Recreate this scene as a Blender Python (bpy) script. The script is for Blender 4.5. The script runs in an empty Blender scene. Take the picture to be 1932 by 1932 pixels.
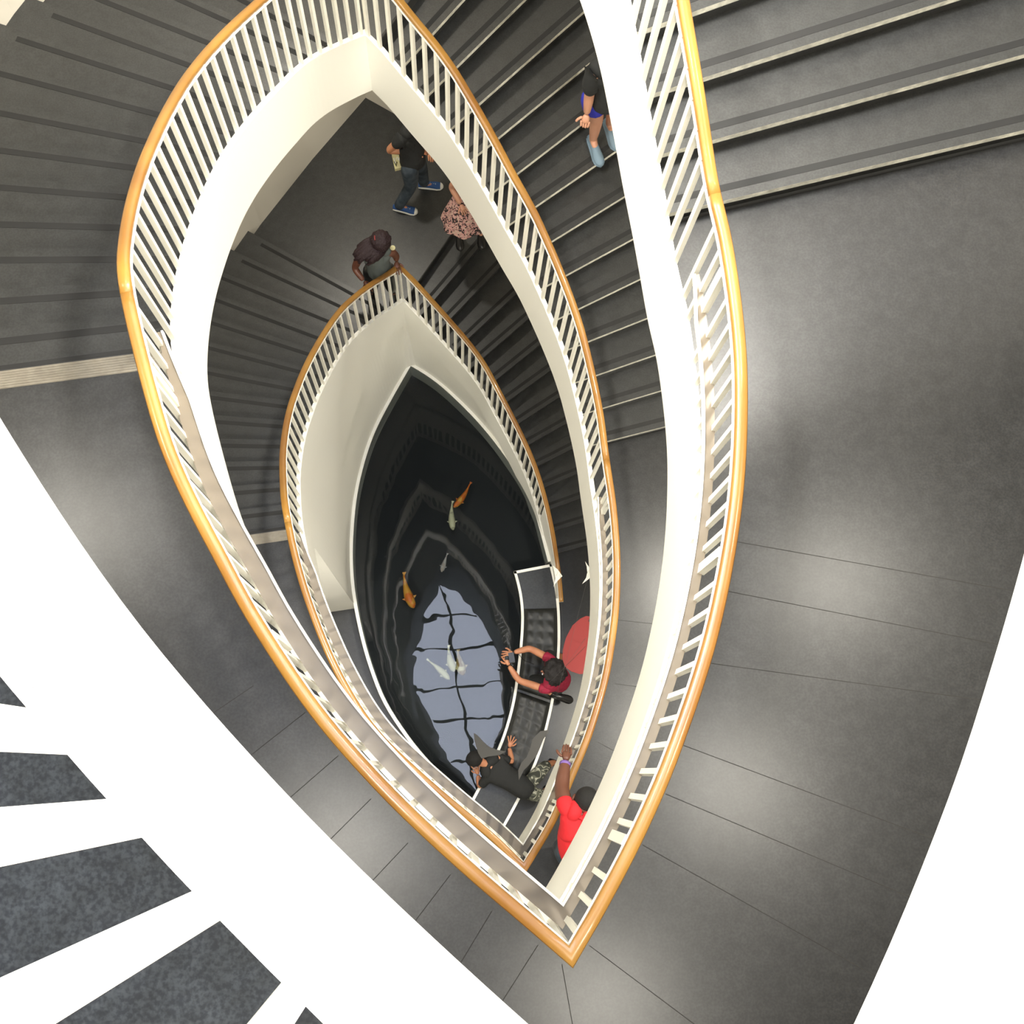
import bpy, bmesh, math, random
from mathutils import Vector, Matrix, noise
random.seed(7)
C = bpy.context.scene.collection
sin, cos, PI = math.sin, math.cos, math.pi

# ------------------------------------------------------------------ camera
F, TX, TY, CZ = 2192.89, .2202, -.0469, 15.707
def mul(A, B): return [[sum(A[i][k]*B[k][j] for k in range(3)) for j in range(3)] for i in range(3)]
RX = [[1,0,0],[0,cos(TX),-sin(TX)],[0,sin(TX),cos(TX)]]
RY = [[cos(TY),0,sin(TY)],[0,1,0],[-sin(TY),0,cos(TY)]]
RM = mul(RY, RX)
cam = bpy.data.cameras.new('camera'); co = bpy.data.objects.new('camera', cam); C.objects.link(co)
cam.sensor_width = 36; cam.sensor_fit = 'HORIZONTAL'; cam.lens = F*36/1932; cam.clip_start = .02; cam.clip_end = 200
co.matrix_world = Matrix.Translation((0,0,CZ)) @ Matrix(RM).to_4x4()
bpy.context.scene.camera = co
def U(px, py, z):                       # where the sight line through a measured point meets the height z
    a, b, c = (px-966)/F, -(py-966)/F, -1.0
    d = [RM[i][0]*a+RM[i][1]*b+RM[i][2]*c for i in range(3)]
    t = (z-CZ)/d[2]
    return Vector((d[0]*t, d[1]*t, z))

# ------------------------------------------------------------------ levels
Z = {1:0., 1.5:2.7595, 2:5.519, 2.5:7.769, 3:10.019, 3.5:12.269, 4:14.519}

# ------------------------------------------------------------------ materials
def mat(name, col, rough=.5, metal=0, spec=.5, speck=None, bump=None, coat=0, trans=0):
    m = bpy.data.materials.new(name); m.use_nodes = True
    n = m.node_tree; b = n.nodes['Principled BSDF']
    b.inputs['Base Color'].default_value = (*col, 1); b.inputs['Roughness'].default_value = rough
    b.inputs['Metallic'].default_value = metal; b.inputs['Specular IOR Level'].default_value = spec
    b.inputs['Coat Weight'].default_value = coat
    tc = n.nodes.new('ShaderNodeTexCoord')
    if speck:
        sc, col2, amt, sc2 = speck
        t = n.nodes.new('ShaderNodeTexNoise'); t.inputs['Scale'].default_value = sc; t.inputs['Detail'].default_value = 3
        r = n.nodes.new('ShaderNodeValToRGB'); r.color_ramp.elements[0].position = .38; r.color_ramp.elements[1].position = .62
        r.color_ramp.elements[0].color = (*col, 1); r.color_ramp.elements[1].color = (*col2, 1)
        t2 = n.nodes.new('ShaderNodeTexNoise'); t2.inputs['Scale'].default_value = sc2; t2.inputs['Detail'].default_value = 4
        mx = n.nodes.new('ShaderNodeMix'); mx.data_type = 'RGBA'; mx.blend_type = 'MULTIPLY'
        mr = n.nodes.new('ShaderNodeMapRange'); mr.inputs[1].default_value = .3; mr.inputs[2].default_value = .7
        mr.inputs[3].default_value = 1-amt; mr.inputs[4].default_value = 1+amt*.4
        n.links.new(tc.outputs['Object'], t.inputs['Vector']); n.links.new(tc.outputs['Object'], t2.inputs['Vector'])
        n.links.new(t.outputs['Fac'], r.inputs['Fac']); n.links.new(t2.outputs['Fac'], mr.inputs[0])
        mx.inputs[0].default_value = 1
        n.links.new(r.outputs['Color'], mx.inputs[6]); n.links.new(mr.outputs[0], mx.inputs[7])
        n.links.new(mx.outputs[2], b.inputs['Base Color'])
    if bump:
        sc, st, di = bump
        t = n.nodes.new('ShaderNodeTexNoise'); t.inputs['Scale'].default_value = sc; t.inputs['Detail'].default_value = 2
        bp = n.nodes.new('ShaderNodeBump'); bp.inputs['Strength'].default_value = st; bp.inputs['Distance'].default_value = di
        n.links.new(tc.outputs['Object'], t.inputs['Vector']); n.links.new(t.outputs['Fac'], bp.inputs['Height'])
        n.links.new(bp.outputs['Normal'], b.inputs['Normal'])
    return m
M = {}
M['granite'] = mat('dark_granite', (.0185,.019,.0195), .32, spec=.5, speck=(90,(.0275,.028,.028),.22,16), bump=(300,.05,.002))
M['granite4'] = mat('dark_granite_dimmed', (.0045,.0055,.0075), .65, spec=.12, speck=(230,(.012,.014,.0165),.3,60), bump=(300,.05,.002))  # same granite; cooler, dimmer light of the top floor put into its colour
M['stair'] = mat('stair_granite', (.0235,.024,.0235), .36, speck=(90,(.033,.034,.033),.2,12))
M['grip'] = mat('grip_strip_rubber', (.0135,.0135,.013), .7, spec=.3)
M['edge'] = mat('honed_stone_edge', (.56,.55,.47), .6, speck=(30,(.74,.72,.62),.3,9))
M['joint'] = mat('joint_filler', (.018,.017,.015), .8)
M['tactile'] = mat('ribbed_metal_strip', (.17,.15,.115), .5, metal=.3, speck=(20,(.2,.18,.14),.2,6))
M['white'] = mat('white_paint', (.86,.85,.78), .45)
M['white2'] = mat('white_steel_paint', (.88,.86,.76), .35)
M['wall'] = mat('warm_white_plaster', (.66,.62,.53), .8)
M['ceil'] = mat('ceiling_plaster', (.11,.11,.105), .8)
M['steel'] = mat('brushed_steel', (.165,.137,.10), .30, metal=.12, bump=(5,.1,.02))
M['bolt'] = mat('grey_bolt', (.25,.25,.26), .4, metal=.6)
M['black'] = mat('pool_lining', (.004,.005,.007), .6)
M['stone'] = mat('bench_stone', (.022,.0225,.019), .3, speck=(40,(.03,.031,.027),.4,2.5))
M['leather'] = mat('black_leather', (.010,.011,.010), .46, bump=(60,.15,.004))
M['skin'] = mat('light_skin', (.50,.225,.115), .5, speck=(8,(.46,.19,.10),.15,5))
M['skinw'] = mat('tan_skin', (.46,.23,.145), .5)
M['skind'] = mat('brown_skin', (.12,.045,.026), .45)
M['hair'] = mat('dark_hair', (.007,.005,.005), .75, bump=(90,.6,.01))
M['hairred'] = mat('wine_tinted_hair', (.014,.003,.0045), .7, bump=(70,.7,.012))
M['hairblk'] = mat('short_black_hair', (.006,.0055,.005), .85, bump=(160,.5,.005))
M['maroon'] = mat('maroon_cloth', (.27,.008,.035), .8, bump=(14,.4,.02))
M['red'] = mat('red_cotton', (.55,.012,.018), .85, bump=(9,.5,.03))
M['blackcloth'] = mat('black_cotton', (.012,.013,.013), .85, bump=(9,.5,.03))
M['grey'] = mat('grey_green_cotton', (.085,.10,.095), .85, bump=(10,.4,.02))
M['jeans'] = mat('dark_denim', (.020,.032,.046), .85, speck=(12,(.045,.06,.075),.3,3))
M['blue'] = mat('blue_shorts_cloth', (.018,.022,.32), .75, bump=(12,.4,.02))
M['shoeblue'] = mat('blue_canvas', (.02,.07,.22), .75)
M['slip'] = mat('grey_blue_canvas', (.13,.19,.24), .8)
M['rubber'] = mat('white_rubber', (.72,.72,.66), .5)
M['lace'] = mat('pale_laces', (.45,.52,.55), .8)
M['eye'] = mat('eye_white', (.8,.8,.8), .3)
M['lip'] = mat('lip_skin', (.4,.12,.1), .5)
M['purple'] = mat('purple_band', (.16,.09,.30), .5)
M['bag'] = mat('pale_yellow_paper', (.55,.50,.27), .7)
M['ink'] = mat('dark_print', (.05,.05,.02), .7)
M['mob_red'] = mat('red_painted_metal', (.17,.010,.008), .7)
M['mob_white'] = mat('cream_painted_metal', (.62,.60,.52), .6)
M['mob_grey'] = mat('dark_grey_painted_metal', (.045,.043,.038), .6)
M['device'] = mat('black_plastic', (.012,.012,.012), .3)
M['glass'] = mat('lens_glass', (.03,.04,.05), .08)
M['mull'] = mat('dark_mullion', (.02,.02,.02), .6)
def wood():
    m = mat('oiled_wood', (.4,.2,.06), .34, coat=.15); n = m.node_tree; b = n.nodes['Principled BSDF']
    tc = n.nodes.new('ShaderNodeTexCoord'); t = n.nodes.new('ShaderNodeTexNoise'); t.inputs['Scale'].default_value = 2.2; t.inputs['Detail'].default_value = 5
    r = n.nodes.new('ShaderNodeValToRGB'); r.color_ramp.elements[0].position = .35; r.color_ramp.elements[1].position = .68
    r.color_ramp.elements[0].color = (.23,.10,.019,1); r.color_ramp.elements[1].color = (.33,.168,.032,1)
    n.links.new(tc.outputs['Object'], t.inputs['Vector']); n.links.new(t.outputs['Fac'], r.inputs['Fac']); n.links.new(r.outputs['Color'], b.inputs['Base Color'])
    return m
M['wood'] = wood()
def camo():
    m = mat('camouflage_cloth', (.1,.1,.08), .85); n = m.node_tree; b = n.nodes['Principled BSDF']
    tc = n.nodes.new('ShaderNodeTexCoord'); t = n.nodes.new('ShaderNodeTexNoise'); t.inputs['Scale'].default_value = 8; t.inputs['Detail'].default_value = 1.5; t.inputs['Distortion'].default_value = 1.2
    r = n.nodes.new('ShaderNodeValToRGB'); r.color_ramp.interpolation = 'CONSTANT'
    r.color_ramp.elements[0].color = (.03,.033,.026,1); r.color_ramp.elements[1].position = .47; r.color_ramp.elements[1].color = (.09,.095,.07,1)
    e = r.color_ramp.elements.new(.55); e.color = (.36,.36,.29,1); e = r.color_ramp.elements.new(.62); e.color = (.045,.05,.04,1)
    n.links.new(tc.outputs['Object'], t.inputs['Vector']); n.links.new(t.outputs['Fac'], r.inputs['Fac']); n.links.new(r.outputs['Color'], b.inputs['Base Color'])
    return m
M['camo'] = camo()
def floral():
    m = mat('floral_print_cloth', (.1,.1,.08), .85); n = m.node_tree; b = n.nodes['Principled BSDF']
    tc = n.nodes.new('ShaderNodeTexCoord'); t = n.nodes.new('ShaderNodeTexNoise'); t.inputs['Scale'].default_value = 26; t.inputs['Detail'].default_value = 1; t.inputs['Distortion'].default_value = 1.5
    r = n.nodes.new('ShaderNodeValToRGB'); r.color_ramp.interpolation = 'CONSTANT'
    r.color_ramp.elements[0].color = (.015,.012,.012,1); r.color_ramp.elements[1].position = .46; r.color_ramp.elements[1].color = (.50,.26,.24,1)
    e = r.color_ramp.elements.new(.60); e.color = (.45,.33,.26,1)
    n.links.new(tc.outputs['Object'], t.inputs['Vector']); n.links.new(t.outputs['Fac'], r.inputs['Fac']); n.links.new(r.outputs['Color'], b.inputs['Base Color'])
    return m
M['floral'] = floral()
def koi(name, c1, c2, sc, th):
    m = mat(name, c1, .35); n = m.node_tree; b = n.nodes['Principled BSDF']
    tc = n.nodes.new('ShaderNodeTexCoord'); t = n.nodes.new('ShaderNodeTexNoise'); t.inputs['Scale'].default_value = sc
    r = n.nodes.new('ShaderNodeValToRGB'); r.color_ramp.elements[0].position = th-.04; r.color_ramp.elements[1].position = th+.04
    r.color_ramp.elements[0].color = (*c1,1); r.color_ramp.elements[1].color = (*c2,1)
    n.links.new(tc.outputs['Object'], t.inputs['Vector']); n.links.new(t.outputs['Fac'], r.inputs['Fac']); n.links.new(r.outputs['Color'], b.inputs['Base Color'])
    return m
M['koi_o'] = koi('orange_koi_skin', (.85,.20,.03), (.90,.42,.06), 9, .5)
M['koi_w'] = koi('white_koi_skin', (.80,.76,.50), (.45,.42,.30), 14, .62)
M['koi_t'] = koi('tan_koi_skin', (.80,.72,.42), (.40,.27,.12), 8, .5)
M['koi_s'] = koi('silver_koi_skin', (.50,.42,.38), (.62,.58,.56), 12, .5)
def water():
    m = bpy.data.materials.new('still_pool_water'); m.use_nodes = True; n = m.node_tree; n.nodes.clear()
    out = n.nodes.new('ShaderNodeOutputMaterial'); mx = n.nodes.new('ShaderNodeMixShader')
    g = n.nodes.new('ShaderNodeBsdfGlossy'); g.inputs['Roughness'].default_value = .0
    t = n.nodes.new('ShaderNodeBsdfTransparent'); t.inputs['Color'].default_value = (.62,.66,.66,1)
    f = n.nodes.new('ShaderNodeFresnel'); f.inputs['IOR'].default_value = 1.34
    tc = n.nodes.new('ShaderNodeTexCoord'); no = n.nodes.new('ShaderNodeTexNoise'); no.inputs['Scale'].default_value = 1.6; no.inputs['Detail'].default_value = 1.6; no.inputs['Distortion'].default_value = .5
    bp = n.nodes.new('ShaderNodeBump'); bp.inputs['Strength'].default_value = .45; bp.inputs['Distance'].default_value = .006
    n.links.new(tc.outputs['Object'], no.inputs['Vector']); n.links.new(no.outputs['Fac'], bp.inputs['Height'])
    n.links.new(bp.outputs['Normal'], g.inputs['Normal'])
    n.links.new(f.outputs[0], mx.inputs[0]); n.links.new(t.outputs[0], mx.inputs[1]); n.links.new(g.outputs[0], mx.inputs[2]); n.links.new(mx.outputs[0], out.inputs[0])
    return m
M['water'] = water()
def emit(name, col, s):
    m = bpy.data.materials.new(name); m.use_nodes = True; n = m.node_tree; n.nodes.clear()
    out = n.nodes.new('ShaderNodeOutputMaterial'); e = n.nodes.new('ShaderNodeEmission'); e.inputs[0].default_value = (*col,1); e.inputs[1].default_value = s
    n.links.new(e.outputs[0], out.inputs[0]); return m

# ------------------------------------------------------------------ object helpers
def tag(o, label=None, cat=None, group=None, kind=None):
    if label: o['label'] = label
    if cat: o['category'] = cat
    if group: o['group'] = group
    if kind: o['kind'] = kind
    return o
def empty(name, loc=(0,0,0)):
    o = bpy.data.objects.new(name, None); o.empty_display_size = .1; o.location = loc; C.objects.link(o); return o
def link(name, me, parent=None, smooth=False):
    o = bpy.data.objects.new(name, me); C.objects.link(o)
    if parent is not None:
        o.parent = parent
        inv = Vector(wloc(parent)); o.location = -inv
    if smooth:
        for p in me.polygons: p.use_smooth = True
    return o
def wloc(o):
    v = Vector(o.location)
    while o.parent is not None:
        o = o.parent; v = v + Vector(o.location)
    return v
class MB:
    def __init__(s): s.v = []; s.f = []; s.m = []
    def add(s, v, f, m=0):
        b = len(s.v); s.v += [tuple(x) for x in v]; s.f += [[b+i for i in q] for q in f]; s.m += [m]*len(f)
    def prism(s, poly, z0, z1, m=0, mt=None):        # convex or simple polygon, z may be per-vertex
        n = len(poly); zz0 = z0 if hasattr(z0,'__len__') else [z0]*n; zz1 = z1 if hasattr(z1,'__len__') else [z1]*n
        b = len(s.v)
        s.v += [(p[0],p[1],zz0[i]) for i, p in enumerate(poly)] + [(p[0],p[1],zz1[i]) for i, p in enumerate(poly)]
        s.f.append([b+i for i in range(n)][::-1]); s.m.append(m)
        s.f.append([b+n+i for i in range(n)]); s.m.append(m if mt is None else mt)
        for i in range(n):
            j = (i+1) % n; s.f.append([b+i, b+j, b+n+j, b+n+i]); s.m.append(m)
    def box(s, c, sx, sy, sz, rot=0, m=0):
        ca, sa = cos(rot), sin(rot); P = []
        for dz in (-1,1):
            for dx, dy in ((-1,-1),(1,-1),(1,1),(-1,1)):
                x, y = dx*sx/2, dy*sy/2; P.append((c[0]+x*ca-y*sa, c[1]+x*sa+y*ca, c[2]+dz*sz/2))
        s.add(P, [[3,2,1,0],[4,5,6,7],[0,1,5,4],[1,2,6,5],[2,3,7,6],[3,0,4,7]], m)
    def tube(s, pts, r, n=8, m=0, caps=True):
        pts = [Vector(p) for p in pts]; R_ = r if hasattr(r,'__len__') else [r]*len(pts); b = len(s.v)
        for i, p in enumerate(pts):
            t = (pts[min(i+1,len(pts)-1)]-pts[max(i-1,0)]).normalized()
            u = t.cross(Vector((0,0,1)) if abs(t.z) < .9 else Vector((1,0,0))).normalized(); w = t.cross(u)
            for k in range(n):
                a = 2*PI*k/n; s.v.append(tuple(p+(u*cos(a)+w*sin(a))*R_[i]))
        for i in range(len(pts)-1):
            for k in range(n):
                k2 = (k+1)%n; s.f.append([b+i*n+k, b+i*n+k2, b+(i+1)*n+k2, b+(i+1)*n+k]); s.m.append(m)
        if caps:
            s.f.append([b+k for k in range(n)][::-1]); s.m.append(m)
            s.f.append([b+(len(pts)-1)*n+k for k in range(n)]); s.m.append(m)
    def build(s, name, mats, parent=None, smooth=False):
        me = bpy.data.meshes.new(name); me.from_pydata(s.v, [], s.f)
        for m in (mats if isinstance(mats,(list,tuple)) else [mats]): me.materials.append(m)
        for p, m in zip(me.polygons, s.m): p.material_index = m
        bm = bmesh.new(); bm.from_mesh(me); bmesh.ops.recalc_face_normals(bm, faces=bm.faces); bm.to_mesh(me); bm.free()
        return link(name, me, parent, smooth)

# ------------------------------------------------------------------ plan of the stairwell (measured, metres)
R1 = [(1.331,2.139),(1.297,2.532),(1.237,2.847),(1.16,3.138),(1.063,3.426),(.942,3.706),(.791,3.971),(.618,4.233),(.469,4.447),(.291,4.694),(.12,4.87),(-.086,5.04),(-.435,5.31),(-.687,5.48)]
L2 = [(-.687,5.48),(-1.006,5.031),(-1.213,4.681),(-1.312,4.414),(-1.392,4.127),(-1.443,3.90),(-1.485,3.653),(-1.51,3.453),(-1.53,3.232),(-1.534,2.984),(-1.52,2.73),(-1.485,2.48),(-1.425,2.17),(-1.38,1.97),(-1.33,1.76),(-1.245,1.48),(-1.16,1.25),(-1.055,1.0),(-.945,.775),(-.78,.50),(-.60,.27),(-.40,.08),(-.17,-.12),(.05,-.30),(.30,-.50),(.53,-.72)]
R2 = [(.53,-.72),(.647,-.538),(.763,-.345),(.91,-.013),(1.004,.194),(1.087,.42),(1.181,.731),(1.242,1.056),(1.277,1.32),(1.292,1.638),(1.285,1.91),(1.264,2.186),(1.237,2.393),(1.209,2.6),(1.165,2.836),(1.10,3.068),(1.025,3.293),(.941,3.515),(.80,3.79),(.571,4.17),(.40,4.39),(.235,4.61),(.06,4.83),(-.125,5.035),(-.375,5.24),(-.755,5.53)]
L3 = [(-.755,5.53),(-.95,5.27),(-1.148,4.96),(-1.3,4.58),(-1.42,4.2),(-1.50,3.85),(-1.55,3.42),(-1.567,2.98),(-1.556,2.68),(-1.525,2.4),(-1.473,2.135),(-1.414,1.90),(-1.31,1.56),(-1.22,1.31),(-1.105,1.08),(-.99,.88),(-.872,.675),(-.75,.49),(-.64,.335),(-.53,.195),(-.385,.035),(-.22,-.13),(-.065,-.27),(.103,-.414),(.289,-.565),(.454,-.702)]
R3 = [(.454,-.702),(.549,-.552),(.707,-.28),(.84,-.013),(.893,.115),(.955,.27),(1.04,.51),(1.115,.79),(1.175,1.09),(1.212,1.40),(1.228,1.74),(1.218,2.0),(1.20,2.2),(1.178,2.38),(1.13,2.6),(1.085,2.77),(1.02,2.99),(.94,3.24),(.86,3.5),(.76,3.79),(.603,4.10),(.38,4.42),(.12,4.76),(-.12,5.04),(-.40,5.28),(-.755,5.53)]
def cr(pts, step=.06):
    pts = [Vector(p) for p in pts]; out = []
    for i in range(len(pts)-1):
        p0 = pts[i-1] if i else pts[0]*2-pts[1]; p1, p2 = pts[i], pts[i+1]; p3 = pts[i+2] if i+2 < len(pts) else pts[-1]*2-pts[-2]
        n = max(1, round((p2-p1).length/step))
        for k in range(n):
            t = k/n; out.append(.5*((2*p1)+(p2-p0)*t+(2*p0-5*p1+4*p2-p3)*t*t+(3*p1-p0-3*p2+p3)*t**3))
    out.append(pts[-1].copy())
    for _ in range(2): out = [out[0]]+[(out[i-1]+out[i]*2+out[i+1])/4 for i in range(1,len(out)-1)]+[out[-1]]
    return out
# nosing lines: a point on each and its direction (deg)
NL = [((-1.85,2.08),9.0),((-1.94,2.315),7.8),((-2.03,2.585),5.3),((-2.11,2.868),1.6),((-2.18,3.146),-.4),((-2.245,3.435),-3.6),((-2.29,3.735),-6.7),((-2.29,4.03),-10.7),((-2.30,4.347),-14.5),((-2.24,4.656),-17.9),((-2.26,4.984),-20.6),((-2.085,5.248),-22.4),((-1.924,5.522),-25.3),((-1.79,5.797),-29.2),((-1.66,6.08),-33)]
NR = [None,((1.60,2.998),15.4),((1.53,3.268),18.0),((1.46,3.534),20.7),((1.37,3.80),23.4),((1.28,4.065),28.0),((1.19,4.34),30.9),((1.065,4.605),34.4),((.93,4.875),37.6),((.727,5.08),40.9),((.62,5.377),43.0),((.46,5.61),45.5),((.20,5.79),49.0),((-.07,5.905),52.5),((-.30,6.05),58.2)]
def sd(l, X):
    (p, a) = l; a = math.radians(a); return (X[1]-p[1])*cos(a)-(X[0]-p[0])*sin(a)
def kL(X):
    prev = sd(NL[0], X)
    if prev <= 0: return 0.
    for k in range(1, 15):
        d = sd(NL[k], X)
        if d <= 0: return k-1+prev/(prev-d)
        prev = d
    return 14.
def kR(X):
    prev = sd(NR[1], X)
    if prev <= 0: return max(0., 1+prev/.27)
    for k in range(2, 15):
        d = sd(NR[k], X)
        if d <= 0: return k-1+prev/(prev-d)
        prev = d
    return 14.
path = []      # x, y, z, side, storey, k
TURNS = [('R',1,R1),('L',2,L2),('R',2,R2),('L',3,L3),('R',3,R3),('L',4,L3),('R',4,R3)]
for side, lv, pts in TURNS:
    q = cr(pts)
    if lv == 4 and side == 'R': q = [p for p in q if p[1] < 2.55]
    ks = [kL(p) if side == 'L' else kR(p) for p in q]
    for _ in range(3): ks = [ks[0]]+[(ks[i-1]+ks[i]+ks[i+1])/3 for i in range(1,len(ks)-1)]+[ks[-1]]
    for i, p in enumerate(q):
        if path and i == 0: continue
        if side == 'L': z = Z[lv]-(Z[lv]-Z[lv-.5])*ks[i]/14
        elif lv == 4: z = Z[4]; ks[i] = 0
        else: z = Z[lv]+(Z[lv+.5]-Z[lv])*ks[i]/14
        path.append((p[0], p[1], z, side, lv, ks[i]))
NRM = []
for i, p in enumerate(path):
    ns = []
    for a, b in ((i-1,i),(i,i+1)):
        if a >= 0 and b < len(path):
            t = Vector((path[b][0]-path[a][0], path[b][1]-path[a][1])).normalized(); ns.append(Vector((t[1],-t[0])))
    if len(ns) == 2:
        n = (ns[0]+ns[1])/(1+ns[0].dot(ns[1]))
    else: n = ns[0]
    NRM.append(n)
def off(i, n, z): return (path[i][0]+NRM[i][0]*n, path[i][1]+NRM[i][1]*n, path[i][2]+z)
CORN = [i for i in range(1, len(path)-1) if path[i][3] != path[i+1][3]]
def seg_n(a, b):
    t = Vector((path[b][0]-path[a][0], path[b][1]-path[a][1])).normalized(); return Vector((t[1],-t[0]))
def sweep(mb, i0, i1, prof, m=0, clear=.13):         # prof: function (i, side) -> [(n,z)...] or list
    P = prof if callable(prof) else (lambda i, sd: prof)
    k = len(P(i0, path[i0][3])); b = len(mb.v); rows = 0
    for i in range(i0, i1+1):
        c = [q for q in CORN if q != i and abs(q-i) < 12 and math.hypot(path[q][0]-path[i][0], path[q][1]-path[i][1]) < clear]
        if c and i not in (i0, i1): continue
        if i in CORN and i0 < i < i1:
            a_, b_ = i, i
            while math.hypot(path[a_][0]-path[i][0], path[a_][1]-path[i][1]) < clear: a_ -= 1
            while math.hypot(path[b_][0]-path[i][0], path[b_][1]-path[i][1]) < clear: b_ += 1
            n1, n2 = seg_n(a_, i), seg_n(i, b_); det = n1[0]*n2[1]-n1[1]*n2[0]
            for (w1, z), (w2, z2) in zip(P(i, path[i-1][3]), P(i+1, path[i+1][3])):
                x = (w1*n2[1]-w2*n1[1])/det; y = (n1[0]*w2-n2[0]*w1)/det
                mb.v.append((path[i][0]+x, path[i][1]+y, path[i][2]+z))
        else:
            for n, z in P(i, path[i][3]): mb.v.append(off(i, n, z))
        rows += 1
    for i in range(rows-1):
        for j in range(k):
            j2 = (j+1)%k; mb.f.append([b+i*k+j, b+i*k+j2, b+(i+1)*k+j2, b+(i+1)*k+j]); mb.m.append(m)
    mb.f.append([b+j for j in range(k)][::-1]); mb.f.append([b+(rows-1)*k+j for j in range(k)]); mb.m += [m, m]
# sections of the spiral
sec = []; s0 = 0
def isl(p): return p[5] <= .02
cur = isl(path[0]) if False else False
for i in range(1, len(path)):
    l = isl(path[i]) and not (path[i][4] == 1)
    if l != cur:
        sec.append((s0, i, cur)); s0 = i; cur = l
sec.append((s0, len(path)-1, cur))
sec = [s for s in sec if s[1]-s[0] > 3]
cum = [0.]
for i in range(1, len(path)): cum.append(cum[-1]+math.hypot(path[i][0]-path[i-1][0], path[i][1]-path[i-1][1]))
def at_s(s):
    lo, hi = 0, len(cum)-1
    while hi-lo > 1:
        m = (lo+hi)//2
        if cum[m] <= s: lo = m
        else: hi = m
    t = (s-cum[lo])/max(1e-9, cum[hi]-cum[lo]); a, b = path[lo], path[hi]
    ang = math.atan2(b[1]-a[1], b[0]-a[0]); return (a[0]+(b[0]-a[0])*t-.018*sin(ang), a[1]+(b[1]-a[1])*t+.018*cos(ang), a[2]+(b[2]-a[2])*t, ang, lo)
mb = MB(); mb.box((0,0,.44), .026, .026, .90); bal_me = mb.build('baluster', M['white2']); bal_mesh = bal_me.data; bpy.data.objects.remove(bal_me)
mb = MB(); mb.box((0,.002,.655), .045, .034, .44); t_ = mb.build('support_post', M['white2']); post_mesh = t_.data; bpy.data.objects.remove(t_)
SEC_INFO = [
 ('stair_railing','white baluster railing with brown wood handrail on the lowest flights, woman leaning at its tip','railing'),
 ('landing_railing','smaller wood capped landing railing with steel ledge that the man in red leans over','railing'),
 ('stair_railing','white baluster railing with wood handrail of the middle flights, pointed at top of picture','railing'),
 ('landing_railing','large bright wood capped landing railing with steel ledge, pointed at bottom of picture','railing'),
 ('stair_railing','white slatted railing with orange wood handrail beside the wide steps at top right','railing'),
 ('landing_railing','white square balusters of the nearest railing over dark granite at bottom left','railing')]
STR_INFO = [
 'white curved stringer rising over the black pool and its border',
 'white curved slab edge under the inner landing railing beside the red leaf',
 'broad white curved stringer band framing the pointed opening with people below',
 'white curved slab edge inside the large orange railed landing',
 'very wide overexposed white stringer band sweeping down from the top centre',
 'huge white nearest slab edge cutting across lower left and right side of picture']
POSTS = {1:[(586,1062),(694,1325),(895,1555),(1038,1525),(1140,1238),(1150,952)], 3:[(306,718),(525,1200),(891,1618),(1180,1572),(1345,1045),(1352,538)]}
print('sections', [(s, path[s[0]][3:6], path[s[1]][3:6]) for s in sec])
def nearest(X, i0, i1): return min(range(i0,i1+1), key=lambda i: (path[i][0]-X[0])**2+(path[i][1]-X[1])**2)
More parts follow.
